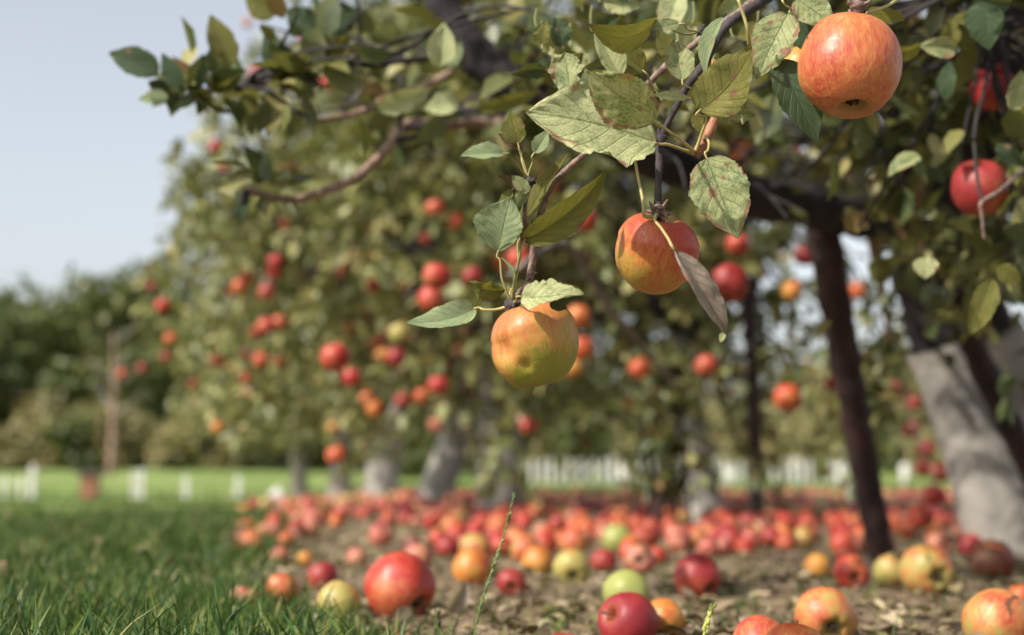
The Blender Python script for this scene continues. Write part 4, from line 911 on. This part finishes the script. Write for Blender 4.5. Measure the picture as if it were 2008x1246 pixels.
tw3, _ = pbranch('branch', [(1672, 42, 1.10), (1676, 24, 1.10), (1680, -5, 1.10), (1690, -70, 1.15), (1640, -140, 1.3)], [.003, .0042, .005, .005, .006], TWIG, 9, bump=.4, seed=6)
knot(tw3, 1682, 14, 1.09, .006, 8, TWIG, 10)
hleaf(tw3, (1560, -4), (1636, 50), 70, 'mottle', 1.16, 1.15, roll=-15, fold=12, seed=40, ripple=1.2)
hleaf(tw3, (1562, 20), (1600, 108), 70, 'dark', 1.17, 1.17, roll=15, fold=12, seed=41)
hleaf(tw3, (1700, 18), (1775, 40), 40, 'olive', 1.15, 1.2, roll=30, fold=12, seed=42)
m = MB(); m.tube([W(1700, 26, 1.12), W(1740, 12, 1.14), W(1770, -8, 1.16)], [.0013, .0013, .0014], 7); m.build('petiole', PETIOLE, tw3)
# soft nearer and farther single leaves that read by themselves
for k, a in enumerate([
 ((1332, -20), (1300, 80), 60, 'pale', 1.45, 10), ((312, 142), (213, 104), 62, 'dark', 1.75, 15), ((360, 178), (318, 104), 44, 'dark', 1.78, -20), ((372, 176), (400, 106), 44, 'dark', 1.78, 20),
 ((330, 192), (272, 196), 34, 'grey', 1.78, 30), ((332, 182), (290, 160), 34, 'dark', 1.8, 10), ((452, 132), (412, 30), 60, 'olive', 1.8, 10), ((470, 160), (430, 92), 50, 'grey', 1.82, -15),
 ((560, 150), (520, 60), 60, 'dark', 1.85, 5), ((860, 132), (872, 44), 60, 'pale', 1.7, 5), ((872, 130), (905, 80), 40, 'grey', 1.75, 5), ((940, 214), (1060, 178), 36, 'olive', 1.75, 20),
 ((740, 214), (850, 172), 50, 'pale', 1.8, 15), ((478, 378), (470, 440), 30, 'dark', 1.9, 10), ((1946, 548), (1900, 660), 56, 'olive', 1.5, -10), ((1815, 505), (1815, 548), 52, 'pale', 1.6, 5),
 ((1960, 520), (2000, 560), 40, 'olive', 1.55, 5), ((1930, 0), (1940, 100), 80, 'dark', 1.45, 10), ((620, 60), (560, 20), 60, 'dark', 1.9, 5), ((600, 120), (690, 70), 60, 'olive', 1.95, 15), ((690, 60), (640, 10), 70, 'dark', 1.9, 0),
 ((540, 30), (480, -10), 60, 'olive', 1.85, 0), ((1700, 396), (1760, 420), 60, 'olive', 2.2, 20), ((1850, 280), (1830, 330), 50, 'pale', 1.9, 20), ((900, 200), (830, 215), 50, 'pale', 1.9, 20)]):
    hleaf(tree, a[0], a[1], a[2], a[3], a[4], roll=a[5], fold=18, curl=.05, seed=60 + k)

_r = random.Random(21)
for k in range(34):
    px, py = _r.uniform(1060, 1560), _r.uniform(-40, 235); d = _r.uniform(1.22, 1.5)
    if 1000 < px < 1140 and py > 150: continue
    a = _r.uniform(0, 6.28); L = _r.uniform(70, 105) / d * 1.1
    hleaf(tree, (px, py), (px + L * math.cos(a), py + L * math.sin(a) * .9 + 14), L * .58, _r.choice(['dark', 'olive', 'mottle', 'dark', 'pale', 'olive']), d, roll=_r.uniform(-45, 45), fold=22, curl=_r.uniform(-.06, .12), bow=_r.uniform(-.1, .1), twist=_r.uniform(-30, 30), ripple=1.2, seed=200 + k,
          pet=[(px - 14 * math.cos(a), py - 22, d + .01), (px - 10 * math.cos(a), py - 44, d + .03)], petmat=2)
for k in range(10):
    px, py = _r.uniform(1780, 2010), _r.uniform(-20, 330); d = _r.uniform(1.4, 1.8); a = _r.uniform(0, 6.28); L = _r.uniform(60, 85)
    hleaf(tree, (px, py), (px + L * math.cos(a), py + L * math.sin(a)), L * .58, _r.choice(['dark', 'olive', 'mottle']), d, roll=_r.uniform(-45, 45), fold=22, curl=.08, twist=20, ripple=1.2, seed=300 + k)

# ------------------------------------------------------------------ props and posts
def prop(pts, rad, label, seed):
    q = W(*pts[-1]); root = empty('tree_prop', q); set_props(root, label, 'tree prop', 'dark wooden props holding up the limbs')
    m = MB(); m.tube([W(*p) for p in pts], rad, 12, bump=.22, seed=seed, smooth_n=6); m.build('pole', PROP, root)
    return root
r1 = prop([(1608, 420, 2.72), (1625, 520, 2.76), (1645, 640, 2.82), (1668, 760, 2.88), (1692, 900, 2.95), (1714, 1010, 3.0), (1730, 1104, 3.04)], [.034, .032, .031, .031, .030, .029, .028], 'dark reddish wooden prop standing under the thick limb', 1)
m = MB(); m.tube([W(1590, 440, 2.70), W(1608, 418, 2.72)], [.018, .014], 8); m.tube([W(1632, 440, 2.72), W(1612, 420, 2.72)], [.018, .014], 8); m.build('fork', PROP, r1)
r2 = prop([(1468, 560, 5.5), (1474, 700, 5.45), (1480, 860, 5.42), (1484, 1030, 5.4)], [.026, .027, .028, .028], 'thin black upright prop standing farther back', 2)
m = MB(); m.tube([W(1468, 560, 5.5), W(1440, 520, 5.5)], [.02, .012], 8); m.tube([W(1468, 560, 5.5), W(1495, 520, 5.5)], [.02, .012], 8); m.build('fork', PROP, r2)
r3 = prop([(1868, 560, 3.0), (1900, 660, 3.05), (1950, 770, 3.1), (2015, 905, 3.15), (2085, 1060, 3.2)], [.026, .028, .029, .029, .029], 'black slanting prop in front of the wrapped trunk', 3)
m = MB(); m.tube([W(1868, 560, 3.0), W(1850, 520, 3.0)], [.02, .012], 8); m.build('fork', PROP, r3)

def picket_fence(P0, P1, n, hgt, pw, label, post_every=9):
    P0, P1 = Vector(P0), Vector(P1); root = empty('picket_fence', P0); set_props(root, label, 'fence')
    for k in range(n):
        p = P0.lerp(P1, (k + .25 * math.sin(k * 7.3)) / (n - 1)); z = h(p.x, p.y)
        hh = hgt * (1.0 + (0.12 if k % post_every == 0 else 0.03 * math.sin(k * 5.1)))
        w = pw * (1.4 if k % post_every == 0 else 1)
        m = MB(); vs = []
        d = (P1 - P0).normalized(); s = Vector((-d.y, d.x, 0)) * .02
        a = p + Vector((0, 0, z - p.z)) ; o = d * w / 2
        prof = [-o, o, o + Vector((0, 0, hh - w * .6)), Vector((0, 0, hh)), -o + Vector((0, 0, hh - w * .6))]
        vs = [a + q - s / 2 for q in prof] + [a + q + s / 2 for q in prof]
        m.add(vs, [(0, 1, 2, 3, 4), (9, 8, 7, 6, 5)] + [(i, (i + 5), (i + 1) % 5 + 5, (i + 1) % 5) for i in range(5)])
        m.build('picket', WHITE, root, smooth=False)
    for f in (0.62,):
        m = MB(); c = (P0 + P1) / 2; d = P1 - P0; rot = Matrix.Rotation(math.atan2(d.y, d.x), 3, 'Z')
        m.box((c.x, c.y + 0.04, (h(P0.x, P0.y) + h(P1.x, P1.y)) / 2 + hgt * f), d.length, .03, .05 * hgt, rot=rot); m.build('rail', WHITE, root, smooth=False)
    return root
def gx(px, y): return (px - 1004) / F * y / math.cos(PITCH) * 1.0
picket_fence((gx(1020, 46), 46, 0), (gx(1700, 47), 47, 0), 36, 0.80, 0.11, 'long white picket fence across the field behind the trees')
picket_fence((gx(-120, 22), 22, 0), (gx(74, 21), 21, 0), 9, 0.36, 0.045, 'short white picket fence at the far left of the lawn', 13)
def white_post(px, y, hh, w, label):
    x = gx(px, y); root = empty('marker_post', (x, y, h(x, y))); set_props(root, label, 'post', 'white posts on the mown field')
    m = MB(); m.box((x, y, h(x, y) + hh / 2 - .03), w, w, hh + .06); m.build('post', WHITE, root, smooth=False)
    m = MB(); z = h(x, y) + hh; m.add([(x - w * .6, y - w * .6, z), (x + w * .6, y - w * .6, z), (x + w * .6, y + w * .6, z), (x - w * .6, y + w * .6, z), (x, y, z + w * .7)], [(0, 1, 4), (1, 2, 4), (2, 3, 4), (3, 0, 4), (3, 2, 1, 0)]); m.build('cap', WHITE, root, smooth=False)
white_post(272, 20.5, .40, .05, 'left one of two white posts standing close together'); white_post(286, 18.5, .40, .06, 'right one of two white posts standing close together'); white_post(373, 21, .30, .07, 'single white post midway along the field')
white_post(474, 21, .30, .07, 'white post closest to the blurred tree row'); white_post(76, 19, .46, .07, 'tall white end post beside the short picket fence'); white_post(549, 12.6, .07, .12, 'low white stub at the end of the apple heap')
x = gx(188, 20); root = empty('bird_box_post', (x, 20, h(x, 20))); root.name = 'wooden_post'; set_props(root, 'stubby reddish brown post with a dark flat cap', 'post')
m = MB(); m.box((x, 20, h(x, 20) + .18), .22, .22, .40); m.build('post', TANPOST, root, smooth=False)
m = MB(); m.box((x, 20, h(x, 20) + .42), .36, .32, .07); m.build('cap', DARKCAP, root, smooth=False)
# young trees in white guards, field right of the row
for i, (px, y) in enumerate([(1218, 30), (1245, 34), (1428, 30), (1640, 28), (1765, 30)]):
    x = gx(px, y); root = empty('sapling', (x, y, h(x, y))); set_props(root, 'young sapling in a white guard before the picket fence', 'sapling', 'saplings in white guards')
    m = MB(); m.tube([(x, y, h(x, y) - .02), (x, y, h(x, y) + .45)], [.09, .085], 10); m.build('tree_guard', WHITE, root)
    m = MB(); m.tube([(x, y, h(x, y)), (x + .03, y, h(x, y) + 1.0)], [.02, .01], 6); m.build('trunk', GREYBARK, root)
    out = ([], [], [], [], []); rs = np.random.RandomState(i)
    for k in range(16): spray(rs, (x, y, h(x, y) + .5 + .5 * rs.rand()), rs.randn(3), .3, 8, .10, out)
    build_crown('crown', CROWN_BRUSH, out, root)

# ------------------------------------------------------------------ woodland and brush far behind
def blob_tree(name, x, y, hgt, wid, mat, seed, label, group, size, n, trunk=True, low=0.05, cat=None, bark=GREYBARK):
    z = h(x, y); root = empty(name, (x, y, z)); set_props(root, label, cat or name.replace('_', ' '), group)
    rs = np.random.RandomState(seed)
    if trunk:
        m = MB(); m.tube([(x, y, z - .1), (x + .1, y, z + hgt * .4), (x, y, z + hgt * .8)], [wid * .05, wid * .04, wid * .01], 8, bump=.1); m.build('trunk', bark, root)
    else:
        m = MB()
        for k in range(5):
            a = rs.rand() * 6.28; m.tube([(x, y, z - .05), (x + math.cos(a) * wid * .2, y + math.sin(a) * wid * .2, z + hgt * .5), (x + math.cos(a) * wid * .35, y + math.sin(a) * wid * .35, z + hgt * .85)], [.04, .03, .01], 5)
        m.build('stem', bark, root)
    ncl = 34; cl = []
    for k in range(ncl):
        v = rs.randn(3); v /= np.linalg.norm(v); f = 0.5 + 0.45 * rs.rand()
        cl.append((x + v[0] * wid * .5 * f, y + v[1] * wid * .5 * f, z + hgt * (low + (1 - low) * (0.5 + 0.42 * v[2] * (0.7 + .5 * rs.rand())))))
    cl = np.array(cl); idx = rs.randint(0, ncl, n)
    v = rs.randn(n, 3); v /= np.linalg.norm(v, axis=1, keepdims=True)
    pos = cl[idx] + v * wid * 0.17 * (0.6 + 0.5 * rs.rand(n, 1))
    pos[:, 2] = np.maximum(pos[:, 2], z + 0.03)
    nrm = v + 0.5 * rs.randn(n, 3) + np.array([0, 0, .5]); ax = rs.randn(n, 3) + np.array([0, 0, -.3]); L = size * (0.6 + .8 * rs.rand(n))
    leaves_mesh('crown' if trunk else 'foliage', mat, pos, ax, nrm, L, L * .7, root)
rr = random.Random(5)
wood = [(-60, 572, 70), (40, 560, 66), (120, 585, 72), (190, 560, 64), (265, 540, 70), (330, 560, 66), (420, 600, 70), (-150, 560, 60), (520, 600, 72), (620, 610, 68)]
kinds = ['dense dark green tree, tallest at the left of the wood', 'round green tree at the left of the wood', 'lower rounded tree in the dip of the wood line', 'olive tree rising where the wood meets the sky', 'leafy tree just behind the pale bare trunk', 'tree behind the outer apple foliage']
for i, (px, top, y) in enumerate(wood):
    x = gx(px, y); hg = (935 - top) / F * y + CH - h(x, y)
    blob_tree('woodland_tree', x, y, hg, hg * .95, CROWN_WOOD, 100 + i, kinds[min(i, 5)], 'trees of the far wood', .42, 3600, cat='tree')
for i, (px, top, y) in enumerate([(1730, 700, 75), (1880, 720, 80), (2020, 640, 66), (1600, 720, 78), (1330, 730, 78), (1150, 720, 76), (950, 700, 80), (760, 690, 76)]):
    x = gx(px, y); hg = (935 - top) / F * y + CH - h(x, y)
    blob_tree('woodland_tree', x, y, hg, hg * 1.3, CROWN_WOOD if i in (2, 5) else CROWN_BRUSH, 130 + i, 'green tree at the right edge behind the slanting trunk' if i == 2 else 'hazy olive tree beyond the white picket fence', 'trees beyond the fence', .42, 3000, cat='tree')
k = 0
for px in range(-130, 2150, 78):
    y = rr.uniform(50, 58); x = gx(px + rr.uniform(-20, 20), y); top = 800 + rr.uniform(-25, 50) + (15 if px > 900 else 0)
    hg = (935 - top) / F * y + CH - h(x, y)
    blob_tree('bush', x, y, hg, hg * 1.1 + .5, CROWN_BRUSH if k % 4 else CROWN_WOOD, 200 + k, 'olive brown bush along the far edge of the %s' % ('lawn' if px < 560 else 'field behind the fence'), 'bushes along the field edge', .22, 2300, trunk=False, cat='bush'); k += 1
x = gx(226, 40); root = empty('bare_tree', (x, 40, h(x, 40))); set_props(root, 'pale bare tree trunk standing before the dark wood', 'tree')
m = MB(); m.tube([(x, 40, h(x, 40) - .1), (x + .05, 40, 2.2), (x - .03, 40, 4.2)], [.11, .085, .04], 10, bump=.15); m.build('trunk', BARK_PALE, root)
m = MB()
for k in range(9):
    z0 = 1.8 + k * .27; a = k * 2.4; e = Vector((math.cos(a) * .9, math.sin(a) * .9, .7))
    m.tube([(x, 40, z0), Vector((x, 40, z0)) + e * .5, Vector((x, 40, z0 + .1)) + e], [.045, .03, .01], 6)
m.build('limb', GREYBARK, root)

# ------------------------------------------------------------------ weeds and single blades in the foreground
WEED = plain('weed_green', (0.13, 0.19, 0.05), .6); WEED_D = plain('weed_brown', (0.10, 0.08, 0.035), .8); WEED_Y = plain('weed_yellow', (0.38, 0.42, 0.10), .6)
def seed_stalk(pts, d, r, mat, label, s0=0.25, n=46, sz=.0028):
    P = [W(px, py, d) for px, py in pts]; g = Vector((P[-1].x, P[-1].y, h(P[-1].x, P[-1].y)))
    root = empty('seed_stalk', g); set_props(root, label, 'weed')
    m = MB(); line = m.tube(P + [g - Vector((0, 0, .003))], [r * .5] + [r] * len(P), 6, smooth_n=8); m.build('stem', mat, root)
    m = MB(); cut = int(len(line) * (1 - s0)) if s0 < 1 else len(line)
    _q = random.Random(n)
    for k in range(n):
        if _q.random() < .15: continue
        t = (k + _q.uniform(-.6, .6)) / n * (cut - 1); t = max(0, t); i = int(t); p = line[i].lerp(line[min(i + 1, len(line) - 1)], t - i); dr = (line[max(i - 1, 0)] - line[i + 1]).normalized(); a = k * 2.4 + _q.uniform(-.8, .8)
        sd = dr.orthogonal().normalized(); sd = Matrix.Rotation(a, 3, dr) @ sd
        sz_ = sz; sz = sz * _q.uniform(.6, 1.15); m.tube([p, p + sd * sz * .5 + dr * sz * .6, p + sd * sz * .6 + dr * sz * 1.6], [sz * .35, sz * .45, sz * .08], 5, smooth_n=2); sz = sz_
    m.build('seed_head', mat, root)
seed_stalk([(1008, 972), (990, 1045), (968, 1110), (945, 1180), (930, 1246), (925, 1300)], 1.28, .0008, WEED, 'tall green seed stalk rising through the fallen apples', s0=.35, n=70, sz=.0023)
seed_stalk([(1396, 1192), (1388, 1222), (1380, 1260)], 1.22, .0009, WEED_Y, 'short yellow green seed head at the bottom edge', s0=.3, n=22, sz=.0035)
seed_stalk([(858, 1206), (857, 1230), (852, 1262)], 1.36, .001, WEED_D, 'short dark brown seed head at the bottom edge', s0=.3, n=26, sz=.004)
random.seed(8)
bl = MB()
for (x0, y0, x1, y1, d) in [(310, 1250, 400, 1165, 1.42), (200, 1250, 165, 1185, 1.35), (215, 1250, 215, 1195, 1.35), (390, 1250, 440, 1130, 1.5), (515, 1250, 512, 1130, 1.55), (1080 // 2, 1250, 610, 1160, 1.4), (600, 1250, 545, 1190, 1.35), (700, 1250, 640, 1195, 1.4), (180, 1250, 210, 1150, 1.5), (300, 1250, 262, 1120, 1.6), (430, 1250, 455, 1205, 1.3), (20, 1250, 60, 1170, 1.4), (95, 1250, 80, 1150, 1.5)]:
    a = W(x0, y0 + 60, d); b = W(x1, y1, d); mid = a.lerp(b, .55) + Vector((random.uniform(-.006, .006), 0, .004)); n = 8; vs = []; g = h(a.x, a.y); a.z = min(a.z, g)
    for i in range(n + 1):
        t = i / n; p = a * (1 - t) ** 2 + mid * 2 * t * (1 - t) + b * t * t; w = .0021 * (1 - t ** 2.5) + .0001; s = Vector((1, .3, 0)).normalized()
        vs += [p - s * w, p + Vector((0, w * .5, 0)), p + s * w]
    bl.add(vs, [(3 * i + j, 3 * i + j + 1, 3 * i + j + 4, 3 * i + j + 3) for i in range(n) for j in (0, 1)])
o = bl.build('grass_blades', plain('blade_green', (0.09, 0.19, 0.045), .5)); set_props(o, 'longer sharp grass blades rising at the bottom left', 'grass', kind='stuff')
# a curled dry leaf standing among the windfalls
o = hleaf(None, (880, 1200), (918, 1140), 40, 'dry', 1.72, roll=25, fold=35, curl=.12, seed=90); o.name = 'dead_leaf'; set_props(o, 'curled dry tan leaf standing in front of the tall orange red windfall', 'leaf')
